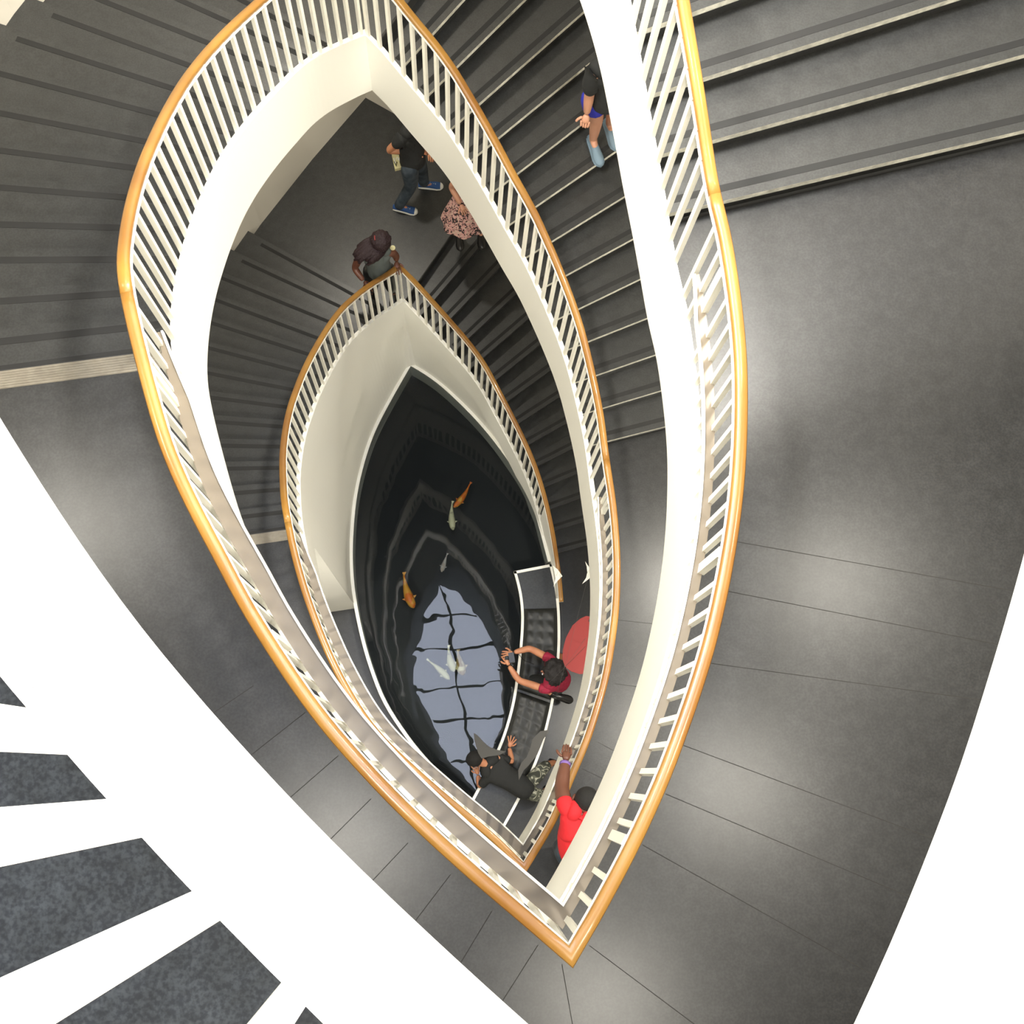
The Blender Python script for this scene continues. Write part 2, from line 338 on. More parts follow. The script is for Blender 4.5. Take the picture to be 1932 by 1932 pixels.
for si, (i0, i1, land) in enumerate(sec):
    nm, lab, cat = SEC_INFO[si]
    root = empty(nm, (path[i0][0], path[i0][1], path[i0][2])); tag(root, lab, cat, 'railings of the spiral stairwell')
    # the flight between 3 and 4 is above and outside the picture except its lowest part
    iv = i1
    if si == 4: iv = next(i for i in range(i0,i1) if path[i][3] == 'L' or path[i][1] > 5.2)
    hw, hh = .0275, .045
    prof = []
    for k in range(10):
        a = 2*PI*k/10+PI/10; c_, s_ = cos(a), sin(a)
        prof.append((math.copysign(abs(c_)**.55, c_)*hw*1.02, .93-hh/2+math.copysign(abs(s_)**.55, s_)*hh/2))
    a_, b_ = i0, iv
    # handrail in joined lengths, broken at the tip of the plan
    mb = MB(); sweep(mb, a_, b_, prof); rail = mb.build('handrail', M['wood'], root, True)
    mb = MB(); sweep(mb, a_, b_, [(-.033,.876),(.026,.876),(.026,.884),(-.033,.884)]); mb.build('rail_plate', M['white2'], root)
    # balusters
    sa, sb = cum[i0], cum[iv]
    pitch = .118 if land else .112
    if si == 0: sa = cum[next(i for i in range(i0,i1) if path[i][5] > 2.6)]
    pidx = []
    if si in POSTS:
        for (px, py) in POSTS[si]:
            X = U(px, py, path[i0][2]+.80); pidx.append(cum[nearest(X, i0, iv)])
    cnt = 0; slist = []; s = sa+.06
    while s < sb-.03:
        slist.append(s); x, y, z, ang, lo = at_s(s)
        s += pitch if land or path[lo][3] == 'R' or y > 5.0 else .135
    if si == 5: slist = [q for q in (cum[nearest((-.331,-.038), i0, iv)]+.006+(j-36)*.104 for j in range(90)) if sa < q < sb]
    for s in slist:
        if any(abs(s-q) < .05 for q in pidx): continue
        x, y, z, ang, lo = at_s(s)
        o = bpy.data.objects.new('baluster', bal_mesh); C.objects.link(o); o.parent = root
        o.location = Vector((x,y,z))-Vector(root.location); o.rotation_euler = (0,0,ang); cnt += 1
    for q in pidx:
        x, y, z, ang, lo = at_s(q)
        o = bpy.data.objects.new('support_post', post_mesh); C.objects.link(o); o.parent = root
        o.location = Vector((x,y,z))-Vector(root.location); o.rotation_euler = (0,0,ang)
    print(nm, 'balusters', cnt)
    if si == 0:    # solid panel under the lowest end of the handrail
        e = next(i for i in range(i0,i1) if path[i][5] > 2.6)
        mb = MB(); sweep(mb, i0+2, e, [(-.02,.0),(.02,.0),(.02,.876),(-.02,.876)]); mb.build('end_panel', M['white'], root)
    if land and si in (1,3):      # steel ledge with white lip, tapering at both ends
        tot = cum[i1]-cum[i0]
        def w(i, sd_, i0=i0, i1=i1):
            f0, f1 = cum[i]-cum[i0]+.12, cum[i1]-cum[i]+.12
            base = .074 if sd_ == 'L' else .047
            if sd_ == 'L': return min(base+.0, .004+.055*min(1,f0/.5)+.03*min(1,f0/2.2))
            return min(base, .004+.05*min(1, max(0,f1-.15)/.45))
        def g(i, sd_, i0=i0): return .016+(.024*min(1, (cum[i]-cum[i0])/1.3) if sd_ == 'L' else 0)
        mb = MB(); sweep(mb, i0, i1-3, lambda i, q: [(-g(i,q)-w(i,q),.44),(-g(i,q),.44),(-g(i,q),.45),(-g(i,q)-w(i,q),.45)]); led = mb.build('ledge', M['steel'], root)
        mb = MB(); sweep(mb, i0, i1-3, lambda i, q: [(-g(i,q)-w(i,q)-.011,.425),(-g(i,q)-w(i,q),.425),(-g(i,q)-w(i,q),.462),(-g(i,q)-w(i,q)-.011,.462)]); mb.build('ledge_lip', M['white2'], led)
    # stringer / slab edge
    ie = i1 if si != 4 else i1
    mb = MB(); sweep(mb, i0, ie, [(-.04,-.68),(.0,-.68),(.0,.05),(-.04,.05)]); o = mb.build('stair_stringer' if not land else 'slab_edge', M['white'])
    tag(o, STR_INFO[si], 'stringer' if not land else 'slab edge', 'white edges of the spiral stairwell')
    if si == 5:
        for (px, py) in ((62,1299),(340,1622)):
            X = U(px, py, Z[4]+.05); mb = MB(); mb.tube([(X[0],X[1],Z[4]+.049),(X[0],X[1],Z[4]+.054)], .0024, 6); mb.build('screw', M['bolt'], o)

# ------------------------------------------------------------------ outer curved wall and stair flights
WL = [(-1.2,8.12),(-1.82,7.27),(-2.4,6.4),(-3.13,5.15),(-3.7,4.0),(-4.0,3.0),(-4.1,1.7)]
WR = [(-1.2,8.12),(-.79,7.88),(.2,7.42),(1.3,6.7),(2.2,5.85),(2.9,4.85),(3.4,3.6),(3.5,2.6)]
def inter(l, poly, sgn):
    p, a = l; a = math.radians(a); d = Vector((cos(a), sin(a)))*sgn; p = Vector(p); best = None
    for i in range(len(poly)-1):
        q = Vector(poly[i]); e = Vector(poly[i+1])-q; den = d[0]*e[1]-d[1]*e[0]
        if abs(den) < 1e-9: continue
        t = ((q-p)[0]*e[1]-(q-p)[1]*e[0])/den; u = ((q-p)[0]*d[1]-(q-p)[1]*d[0])/den
        if -1e-6 <= u <= 1+1e-6 and t > -1.2 and (best is None or t < best): best = t
    return p+d*(best if best is not None else 2.)
def inner(l, side, lv):
    pts = [(q[0], q[1]) for q in path if q[3] == side and q[4] == lv]
    for i in range(len(pts)-1):
        a, b = sd(l, pts[i]), sd(l, pts[i+1])
        if a*b <= 0 and abs(a-b) > 1e-9:
            t = a/(a-b); return Vector((pts[i][0]+(pts[i+1][0]-pts[i][0])*t, pts[i][1]+(pts[i+1][1]-pts[i][1])*t))
    return None
def ends(side, lv, k):
    l = (NL if side == 'L' else NR)[k]
    a = inner(l, side, lv)
    if a is None: a = Vector((path[[i for i,q in enumerate(path) if q[3]==side and q[4]==lv][0]][0:2]))
    b = inter(l, WL if side == 'L' else WR, -1 if side == 'L' else 1)
    return a, b
FLIGHTS = [('R',1,'dark granite stair flight beside the pool, lowest in the well','treads'),
 ('L',2,'dark granite stair flight left of the leaning woman, descending to the small landing',''),
 ('R',2,'dark stair flight with thin pale nosing lines, person in blue shorts walking on it',''),
 ('L',3,'dark granite stair flight filling the upper left corner',''),
 ('R',3,'wide dark steps with bright pale nosings at the upper right',''),
 ('L',4,'uppermost flight, out of the picture above the upper left corner','')]
for side, lv, lab, _ in FLIGHTS:
    zt, zb = (Z[lv], Z[lv-.5]) if side == 'L' else (Z[lv+.5], Z[lv])
    rise = (zt-zb)/14
    E_ = {k: ends(side, lv, k) for k in range(0 if side == 'L' else 1, 15)}
    r0 = E_[0 if side == 'L' else 1][0]
    root = empty('stair_flight', (r0[0], r0[1], zb)); tag(root, lab, 'stairs', 'stair flights of the spiral')
    rng = range(1, 14) if side == 'L' else range(1, 14)
    for k in rng:
        # tread k: nosing on line k.  left flights face up the plan, right flights face down the plan
        zk = zt-rise*k if side == 'L' else zb+rise*k
        if side == 'L': a0, b0 = E_[k]; a1, b1 = E_[k-1]       # nosing at line k (towards +y), back at line k-1
        else: a0, b0 = E_[k]; a1, b1 = E_[k+1]
        dn = ((a0+b0)-(a1+b1)).normalized()                   # towards the nosing
        d0 = (b0-a0).normalized(); d1 = (b1-a1).normalized()
        nose = Vector((-d0[1], d0[0]));  nose = nose if nose.dot(dn) > 0 else -nose
        f0, f1 = a0+nose*.012+d0*.004, b0+nose*.012+d0*.03
        bk0, bk1 = a1-dn*.03+d1*.004, b1-dn*.03+d1*.03
        mb = MB(); mb.prism([f0, f1, bk1, bk0], zk-.042, zk)
        # front edge gets its own stone
        tr = mb.build('tread', [M['stair'], M['edge'] if side == 'R' and lv > 1 else M['stair']], root)
        for p in tr.data.polygons:
            c = p.center
            if abs(p.normal.z) < .3 and abs((Vector((c[0],c[1]))-(f0+f1)/2).dot(nose)) < .004: p.material_index = 1
        g0, g1 = f0-nose*.050, f1-nose*.050; h0, h1 = f0-nose*.088, f1-nose*.088
        cut = .25 if side == 'L' else .05
        g0 += d0*.05; h0 += d0*.05; g1 -= d0*cut; h1 -= d0*cut
        mb = MB(); mb.prism([g0, g1, h1, h0], zk-.004, zk+.002); mb.build('grip_strip', M['grip'], tr)
        r0_, r1_ = a0-nose*.02+d0*.004, b0-nose*.02+d0*.03
        mb = MB(); mb.prism([r0_, r1_, r1_-nose*.02, r0_-nose*.02], zk-rise, zk-.042); mb.build('riser', M['stair'], root)
    # last riser up to the upper platform (right: half landing edge at line 14; left: landing edge at line 0)
    k = 0 if side == 'L' else 14; a0, b0 = E_[k]; d0 = (b0-a0).normalized(); nose = Vector((-d0[1], d0[0]))
    if (nose[1] > 0) != (side == 'L'): nose = -nose
    mb = MB(); mb.prism([a0+d0*.004, b0, b0-nose*.02, a0-nose*.02+d0*.004], zt-rise, zt-.04); mb.build('riser', M['stair'], root)
    # sloping soffit
    mb = MB(); ks = sorted(E_)
    for a, b in zip(ks[:-1], ks[1:]):
        za = (zt-rise*a if side == 'L' else zb+rise*a); zc = (zt-rise*b if side == 'L' else zb+rise*b)
        q = [E_[a][0], E_[a][1], E_[b][1], E_[b][0]]
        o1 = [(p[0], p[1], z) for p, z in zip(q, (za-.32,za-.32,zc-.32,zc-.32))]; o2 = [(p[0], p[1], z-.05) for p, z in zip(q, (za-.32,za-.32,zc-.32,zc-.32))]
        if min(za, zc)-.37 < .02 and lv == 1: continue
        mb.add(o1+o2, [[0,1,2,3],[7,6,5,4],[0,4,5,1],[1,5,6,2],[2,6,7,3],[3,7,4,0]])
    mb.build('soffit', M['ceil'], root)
# half landings (triangular platforms)
for i, lv in enumerate((1.5, 2.5, 3.5)):
    lo, up = int(lv-.5), int(lv+.5)
    aR, bR = ends('R', lo, 14); aL, bL = ends('L', up, 13)
    pr = [Vector((q[0],q[1])) for q in path if q[3] == 'R' and q[4] == lo and sd(NR[14], q) > 0]
    pl = [Vector((q[0],q[1])) for q in path if q[3] == 'L' and q[4] == up and sd(NL[13], q) > 0]
    wr = [Vector(p) for p in WR if sd(NR[14], p) > 0][::-1]; wl = [Vector(p) for p in WL if sd(NL[13], p) > 0]
    poly = [aR]+pr+pl+[aL, bL]+wl[::-1][:-1]+wr[::-1]+[bR]
    # order: inner edge from right to left, then outer wall back
    poly = [aR]+pr+pl+[aL]+[bL]+wl[::-1]+wr[::-1][1:]+[bR]
    q = [poly[0]]
    for p in poly[1:]:
        if (p-q[-1]).length > 1e-4: q.append(p)
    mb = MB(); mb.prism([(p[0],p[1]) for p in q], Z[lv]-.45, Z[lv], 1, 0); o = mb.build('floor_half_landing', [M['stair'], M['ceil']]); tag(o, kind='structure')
    bm = bmesh.new(); bm.from_mesh(o.data); bmesh.ops.triangulate(bm, faces=[f for f in bm.faces if len(f.verts) > 4]); bm.to_mesh(o.data); bm.free()
# storey floors
for lv in (2, 3, 4):
    left = [i for i, q in enumerate(path) if q[3] == 'L' and q[4] == lv and sd(NL[0], q) <= 0]
    if lv < 4: right = [i for i, q in enumerate(path) if q[3] == 'R' and q[4] == lv and sd(NR[1], q) <= 0]
    else: right = [i for i, q in enumerate(path) if q[3] == 'R' and q[4] == lv]
    inn = [off(i, .0, 0)[:2] for i in left+right]
    aL, bL = ends('L', lv, 0)
    if lv < 4: aR, bR = ends('R', lv, 1); aR, bR = tuple(aR), tuple(bR)
    else: aR, bR = (path[right[-1]][0], path[right[-1]][1]), (3.45, 3.1)
    poly = [tuple(aL)]+inn+[aR, bR, (5.4, bR[1]), (5.4,-4.4), (-5.4,-4.4), (-5.4, bL[1]), tuple(bL)]
    mb = MB(); mb.prism(poly, Z[lv]-.5, Z[lv], 1, 0)
    o = mb.build('floor', [M['granite'] if lv < 4 else M['granite4'], M['ceil']]); tag(o, kind='structure')
    bm = bmesh.new(); bm.from_mesh(o.data); bmesh.ops.triangulate(bm, faces=[f for f in bm.faces if len(f.verts) > 4]); bm.to_mesh(o.data); bm.free()
    # warning strip at the head of the stairs
    if lv < 4:
        d = (bL-aL).normalized(); nn = Vector((-d[1], d[0])); nn = nn if nn[1] < 0 else -nn
        a = aL+d*.05+nn*.03
        mb = MB(); mb.prism([a, bL+nn*.03, bL+nn*.125, a+nn*.095], Z[lv]-.002, Z[lv]+.002)
        for j in range(7):
            o1 = nn*(.006+j*.0133); mb.prism([a+o1, bL+nn*.03+o1, bL+nn*.037+o1, a+o1+nn*.007], Z[lv]+.002, Z[lv]+.005)
        o = mb.build('warning_strip', M['tactile']); tag(o, 'ribbed tan warning strip at the head of the %s' % ('upper left stair flight' if lv == 3 else 'lower left flight beside the inner handrail'), 'floor strip', 'ribbed warning strips')
        mb = MB(); mb.prism([aL+d*.01, bL, bL+nn*.022, aL+d*.01+nn*.022], Z[lv]-.003, Z[lv]+.001); o = mb.build('trim_%d' % (lv+1), M['grip']); tag(o, kind='structure')
# joints between paving slabs of the upper landing
J3 = [(379,1361,478,1294),(449,1444,576,1344),(522,1527,638,1426),(598,1609,700,1507),(676,1690,770,1590),(755,1775,850,1650),(846,1855,928,1719),(928,1920,1015,1783),(1080,1932,1060,1819),(1112,1784,1300,1925),(1212,1594,1560,1790),(1256,1498,1640,1660),(1278,1402,1700,1560),(1330,1250,1700,1300),(1345,1110,1700,1180),(1390,1022,1800,1095)]
mb = MB()
for x0,y0,x1,y1 in J3:
    a, b = U(x0,y0,Z[3]), U(x1,y1,Z[3]); e = (b-a).normalized(); b, a = (b+e*.9, a) if x0 > 1100 else (b, a-e*.8); n = Vector((-e[1],e[0],0))*.0018
    mb.prism([a-n, b-n, b+n, a+n], Z[3]-.002, Z[3]+.0006)
a = [(-2.2,.9),(-1.5,-.1),(-.7,-1.1),(.1,-1.9),(.6,-2.3)]
o = mb.build('trim_1', M['joint']); tag(o, kind='structure')
mb = MB()
for x0,y0,x1,y1 in ((1128,1400,1200,1440),(1098,1450,1180,1490),(1160,1290,1235,1300),(1167,1170,1262,1180)):
    a, b = U(x0,y0,Z[2]), U(x1,y1,Z[2]); e = (b-a).normalized(); n = Vector((-e[1],e[0],0))*.0016
    mb.prism([a-n, b-n, b+n, a+n], Z[2]-.002, Z[2]+.0006)
o = mb.build('trim_2', M['joint']); tag(o, kind='structure')

# ------------------------------------------------------------------ room shell
mb = MB(); mb.prism([(-5.4,-4.4),(5.4,-4.4),(5.4,8.6),(-5.4,8.6)], -.3, 0); o = mb.build('floor', M['granite']); tag(o, kind='structure')
def wallc(name, pts, th, z0, z1, m):
    mb = MB(); pts = [Vector(p) for p in pts]
    out = []
    for i, p in enumerate(pts):
        t = (pts[min(i+1,len(pts)-1)]-pts[max(i-1,0)]).normalized(); out.append(p+Vector((t[1],-t[0]))*th)
    for i in range(len(pts)-1): mb.prism([pts[i], pts[i+1], out[i+1], out[i]], z0, z1)
    o = mb.build(name, m); tag(o, kind='structure'); return o
wallc('wall_stair_left', WL, .15, 0, 18.2, M['wall'])
wallc('wall_stair_right', WR, -.15, 0, 18.2, M['wall'])
for nm, c, sx, sy in (('wall_left',(-5.475,2.1,9.1),.15,13.3),('wall_right',(5.475,2.1,9.1),.15,13.3),('wall_front',(0,-4.475,9.1),11.1,.15),('wall_back',(0,8.675,9.1),11.1,.15)):
    mb = MB(); mb.box(c, sx, sy, 18.2); o = mb.build(nm, M['wall']); tag(o, kind='structure')
# ceiling with the skylight opening, and the skylight
SZ = 20.4; WZ = .40
def mir(px, py): X = U(px, py, 2*WZ-SZ); return (X[0], X[1])
SK = cr([mir(*p) for p in ((836,1100),(806,1160),(788,1215),(777,1268),(790,1330),(822,1395),(850,1440),(880,1478),(903,1496))], .4)+cr([mir(*p) for p in ((903,1496),(935,1440),(958,1370),(966,1330),(952,1265),(930,1210),(905,1160),(872,1120),(836,1100))], .4)[1:-1]
SK = [tuple(p) for p in SK]
cx = sum(p[0] for p in SK)/len(SK); cy = sum(p[1] for p in SK)/len(SK)
def ringplate(mb, inner_, z0, z1, box):
    # ceiling plate around an opening: quads from opening to box border by angle
    n = len(inner_); outp = []
    for p in inner_:
        d = Vector((p[0]-cx, p[1]-cy)); d.normalize(); t = 1e9
        for (lo, hi, c, dd) in ((box[0],box[1],cx,d[0]),(box[2],box[3],cy,d[1])):
            if dd > 1e-6: t = min(t, (hi-c)/dd)
            elif dd < -1e-6: t = min(t, (lo-c)/dd)
        outp.append((cx+d[0]*t, cy+d[1]*t))
    for i in range(n):
        j = (i+1)%n; mb.prism([inner_[i], inner_[j], outp[j], outp[i]], z0, z1)
CZ_ = 18.2
big = [(cx+(p[0]-cx)*1.12, cy+(p[1]-cy)*1.08) for p in SK]
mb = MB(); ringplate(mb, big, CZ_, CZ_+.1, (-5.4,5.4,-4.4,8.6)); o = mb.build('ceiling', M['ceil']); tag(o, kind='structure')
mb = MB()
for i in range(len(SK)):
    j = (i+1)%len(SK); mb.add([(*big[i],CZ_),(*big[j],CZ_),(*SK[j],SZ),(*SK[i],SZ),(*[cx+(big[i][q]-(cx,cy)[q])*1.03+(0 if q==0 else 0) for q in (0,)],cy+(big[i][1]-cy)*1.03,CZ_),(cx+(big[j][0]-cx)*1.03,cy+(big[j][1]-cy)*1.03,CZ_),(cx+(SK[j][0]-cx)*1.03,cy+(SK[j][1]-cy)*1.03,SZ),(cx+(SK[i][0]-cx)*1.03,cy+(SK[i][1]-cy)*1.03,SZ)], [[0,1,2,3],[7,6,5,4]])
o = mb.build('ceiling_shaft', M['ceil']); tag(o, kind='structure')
mb = MB(); mb.v = [(*p, SZ) for p in SK]; mb.f = [list(range(len(SK)))]; mb.m = [0]
o = mb.build('window_1', emit('skylight_sky', (.74,.81,1.0), 19)); tag(o, kind='structure')
mb = MB()
def bar(p, q, w=.042):
    a, b = Vector(mir(*p)), Vector(mir(*q)); e = (b-a).normalized(); n = Vector((-e[1],e[0]))*w
    mb.prism([a-n, b-n, b+n, a+n], SZ-.12, SZ-.01)
bar((836,1102),(862,1245)); bar((862,1245),(874,1340)); bar((874,1340),(901,1490))
for p, q in (((800,1168),(900,1160)),((780,1232),(938,1216)),((778,1300),(962,1286)),((812,1362),(958,1352)),((850,1436),(938,1430))): bar(p, q, .036)
mb.build('mullion', M['mull'], o)

# ------------------------------------------------------------------ pool, border, bench
BZ = .42
PLp = [(775,690),(738,755),(703,825),(677,915),(667,998),(666,1071),(674,1143),(692,1223),(709,1275),(730,1326),(781,1402),(835,1462),(886,1511)]
PRp = [(775,690),(826,723),(898,792),(953,861),(1000,940),(1034,1060)]
BIp = [(969,1078),(980,1120),(984,1165),(981,1215),(977,1253),(968,1318),(956,1365),(940,1411),(913,1465),(888,1512)]
BOp = [(1041,1064),(1052,1110),(1056,1150),(1057,1220),(1052,1275),(1045,1321),(1031,1383),(1015,1435),(982,1506),(944,1575)]
def pl(pts, z=BZ, step=.12): return [Vector(p) for p in cr([tuple(U(*p, z)[:2]) for p in pts], step)]
PLc, PRc, BIc, BOc = pl(PLp), pl(PRp), pl(BIp), pl(BOp)
root = empty('koi_pool', (0,2.5,0)); tag(root, 'pointed black koi pool with thin white border at the bottom of the stairwell', 'pool')
wpoly = PRc[::-1]+PLc[1:]+BIc[::-1][1:]          # from right end over the tip, down the left, back up the bench
wp = [(p[0],p[1]) for p in wpoly]
mb = MB(); mb.v = [(*p, WZ) for p in wp]; mb.f = [list(range(len(wp)))]; mb.m = [0]
o = mb.build('water_surface', M['water'], root); bm = bmesh.new(); bm.from_mesh(o.data); bmesh.ops.triangulate(bm, faces=bm.faces); bm.to_mesh(o.data); bm.free()
mb = MB(); mb.v = [(*p, .03) for p in wp]; mb.f = [list(range(len(wp)))]; mb.m = [0]; o = mb.build('basin', M['black'], root)
bm = bmesh.new(); bm.from_mesh(o.data); bmesh.ops.triangulate(bm, faces=bm.faces)
for f in bm.faces: f.normal_flip() if f.normal.z < 0 else None
bm.to_mesh(o.data); bm.free()
def strip(name, pts, w, z0, z1, m, parent, sgn=1, inner_m=None):
    mb = MB(); out = []
    for i, p in enumerate(pts):
        ns = []
        for a, b in ((i-1,i),(i,i+1)):
            if a >= 0 and b < len(pts):
                t = (pts[b]-pts[a])
                if t.length > 1e-6: t.normalize(); ns.append(Vector((t[1],-t[0])))
        n = (ns[0]+ns[1])/max(.3,1+ns[0].dot(ns[1])) if len(ns) == 2 else ns[0]
        out.append(p+n*w*sgn)
    for i in range(len(pts)-1): mb.prism([pts[i], pts[i+1], out[i+1], out[i]], z0, z1)
    return mb.build(name, m, parent)
strip('border', PRc[::-1]+PLc[1:], .045, .0, BZ, M['white'], root, 1)
# bench
broot = empty('curved_bench', (1.0,1.2,0)); tag(broot, 'curved low bench with dark stone and tufted black leather seats along the pool', 'bench')
n = 40
def samp(c, t):
    L = [0.]
    for i in range(1,len(c)): L.append(L[-1]+(c[i]-c[i-1]).length)
    s = t*L[-1]
    for i in range(1,len(c)):
        if L[i] >= s-1e-9: return c[i-1].lerp(c[i], (s-L[i-1])/max(1e-9,L[i]-L[i-1]))
    return c[-1].copy()
bi = [samp(BIc, k/n) for k in range(n+1)]; bo = [samp(BOc, k/n) for k in range(n+1)]
mb = MB()
for k in range(n): mb.prism([bi[k], bi[k+1], bo[k+1], bo[k]], 0, BZ-.012)
mb.build('stone_body', M['stone'], broot)
sd_ = 1
strip('seat_border', bi, .035, BZ-.05, BZ+.006, M['white'], broot, -1)
strip('seat_border', bo, .035, BZ-.05, BZ+.006, M['white'], broot, 1)
e0, e1 = bi[0], bo[0]; d = (e1-e0).normalized(); nn = Vector((d[1],-d[0]))
mb = MB(); mb.prism([e0, e1, e1+nn*.035, e0+nn*.035], BZ-.05, BZ+.006); mb.build('seat_border', M['white'], broot)
def cushion(t0, t1, label):
    NU, NV = 60, 26; mb = MB()
    for i in range(NU+1):
        t = t0+(t1-t0)*i/NU; a, b = samp(BIc, t), samp(BOc, t)
        for j in range(NV+1):
            v = j/NV; p = a.lerp(b, .075+v*.85)
            ex = min(1, min(i,NU-i)/3)*min(1, min(j,NV-j)/3)
            L = (t1-t0)*3.4; uu = i/NU*L/.155; vv = v*3.4
            h = .055*ex**.5+.014*abs(sin(PI*uu))*abs(sin(PI*vv))**1*ex+.004*noise.noise(Vector((uu*2,vv*2,3)))
            mb.v.append((p[0], p[1], BZ-.006+h))
    for i in range(NU):
        for j in range(NV):
            q = i*(NV+1)+j; mb.f.append([q, q+NV+1, q+NV+2, q+1]); mb.m.append(0)
    return mb.build('cushion', M['leather'], broot, True)
cushion(.165, .50, ''); cushion(.51, .80, '')
# enclosure under the lowest left flight and along the pool
idx = [i for i in range(len(path)) if (path[i][4] == 1 and path[i][5] > .5) or (path[i][3] == 'L' and path[i][4] == 2 and path[i][1] > 2.10)]
BC = PRc[::-1]+PLc[1:]
tipB = len(PRc)-1; tipI = next(k for k, i in enumerate(idx) if i in CORN)
def foot(k):
    i = idx[k]; p = Vector((path[i][0], path[i][1]))
    if k == tipI: q = BC[tipB].copy(); return q+(p-q)*.3
    rngq = BC[:tipB+1] if k < tipI else BC[tipB:]
    best = None
    for a, b in zip(rngq[:-1], rngq[1:]):
        e = b-a; t = max(0, min(1, (p-a).dot(e)/max(1e-9, e.length_squared))); q = a+e*t
        if best is None or (q-p).length < (best[0]-p).length: best = (q, Vector((e[1],-e[0])).normalized())
    return best[0]+best[1]*.04
mb = MB(); FT = [foot(k) for k in range(len(idx))]; b0 = 0
for k, i in enumerate(idx):
    top = max(BZ-.1, path[i][2]-.62); n_ = NRM[i]; f = FT[k]; fo = f+n_*.12
    mb.v += [(f[0],f[1],0), (f[0],f[1],BZ-.02), (path[i][0],path[i][1],top), (path[i][0]+n_[0]*.08,path[i][1]+n_[1]*.08,top), (fo[0],fo[1],0)]
for k in range(len(idx)-1):
    for j in range(5): j2 = (j+1)%5; mb.f.append([k*5+j, k*5+j2, (k+1)*5+j2, (k+1)*5+j]); mb.m.append(0)
a = idx[-1]; f = FT[-1]; dL = Vector((-cos(math.radians(9)), -sin(math.radians(9)))); nn = Vector((-dL[1],dL[0]))*.1; nn = nn if nn[1] > 0 else -nn
p0 = Vector((path[a][0],path[a][1])); q = p0+dL*2.3; tz = path[a][2]-.62; f0 = f-nn*.1
mb.add([(f0[0],f0[1],0),(q[0],q[1],0),(q[0],q[1],tz),(p0[0],p0[1],tz),(f0[0]+nn[0],f0[1]+nn[1],0),(q[0]+nn[0],q[1]+nn[1],0),(q[0]+nn[0],q[1]+nn[1],tz),(p0[0]+nn[0],p0[1]+nn[1],tz)], [[0,1,2,3],[7,6,5,4],[0,4,5,1],[1,5,6,2],[2,6,7,3],[3,7,4,0]])
o = mb.build('wall_pool_side', M['white']); tag(o, kind='structure')
# ------------------------------------------------------------------ koi
def fish(tail, head, r, m, label, pre, bend=0.):
    z = .20; a, b = U(*tail, z), U(*head, z); L = (b-a).length; mid = (a+b)/2; d = (b-a).normalized(); nn = Vector((-d[1],d[0],0))
    root = empty('koi', tuple(b)); tag(root, label, 'fish', 'koi in the pool')
    ts = [0,.06,.16,.3,.45,.6,.75,.87,.95,1]; rs = [.25,.22,.34,.55,.8,1,.98,.85,.6,.15]
    mb = MB(); b0 = 0
    P_ = [a.lerp(b, t)+nn*bend*sin(PI*t)*L for t in ts]
    K = 10
    for i, p in enumerate(P_):
        t = (P_[min(i+1,9)]-P_[max(i-1,0)]).normalized(); u = Vector((-t[1],t[0],0))
        for k in range(K):
            an = 2*PI*k/K; mb.v.append(tuple(p+u*cos(an)*rs[i]*r+Vector((0,0,1))*sin(an)*rs[i]*r*1.15))
    for i in range(9):
        for k in range(K):
            k2 = (k+1)%K; mb.f.append([i*K+k,i*K+k2,(i+1)*K+k2,(i+1)*K+k]); mb.m.append(0)
    mb.f.append(list(range(K))); mb.f.append([9*K+k for k in range(K)]); mb.m += [0,0]
    mb.build('body', m, root, True)
    def fin(p, q1, q2, nm):
        mb = MB(); c = (p+q1+q2)/3; up = Vector((0,0,.003)); mb.add([p-up,q1-up,q2-up,p+up,q1+up,q2+up], [[2,1,0],[3,4,5],[0,1,4,3],[1,2,5,4],[2,0,3,5]]); mb.build(nm, m, root)
    t0 = (P_[1]-P_[0]).normalized(); u0 = Vector((-t0[1],t0[0],0))
    fin(P_[0]+t0*.02, P_[0]-t0*L*.10+u0*r*.6, P_[0]-t0*L*.10-u0*r*.25, 'tail_fin')
    for s in (1,-1):
        c = P_[6]; u = Vector((-d[1],d[0],0))*s; fin(c+u*r*.8, c+u*r*1.6-d*r*.7, c+u*r*.8-d*r*.8, 'side_fin')
    mb = MB()
    for s in (1,-1):
        c = P_[8]+Vector((-d[1],d[0],0))*s*r*.5+Vector((0,0,r*.35)); mb.tube([c, c+Vector((0,0,.006))], .006, 6)
    mb.build('eyes', M['device'], root)
fish((886,914),(856,957),.042,M['koi_o'],'orange and brown koi crossing the pale one near the middle of the pool','o',.06)
fish((853,950),(855,1000),.045,M['koi_w'],'pale yellow koi pointing straight down beside the crossing orange one','w',-.04)
fish((843,1047),(833,1079),.032,M['koi_s'],'small pinkish white koi above the reflected skylight tip','s',0)
fish((762,1086),(781,1147),.062,M['koi_o'],'bright orange koi alone at the left of the pool','o',-.05)
fish((846,1222),(857,1267),.052,M['koi_w'],'white koi left of the tan patched one over the reflection','w',-.05)
fish((864,1230),(874,1274),.062,M['koi_t'],'tan and white patched koi over the reflection centre','t',-.02)
fish((809,1247),(848,1282),.042,M['koi_w'],'slim white koi swimming diagonally at left of the pair','w',.03)

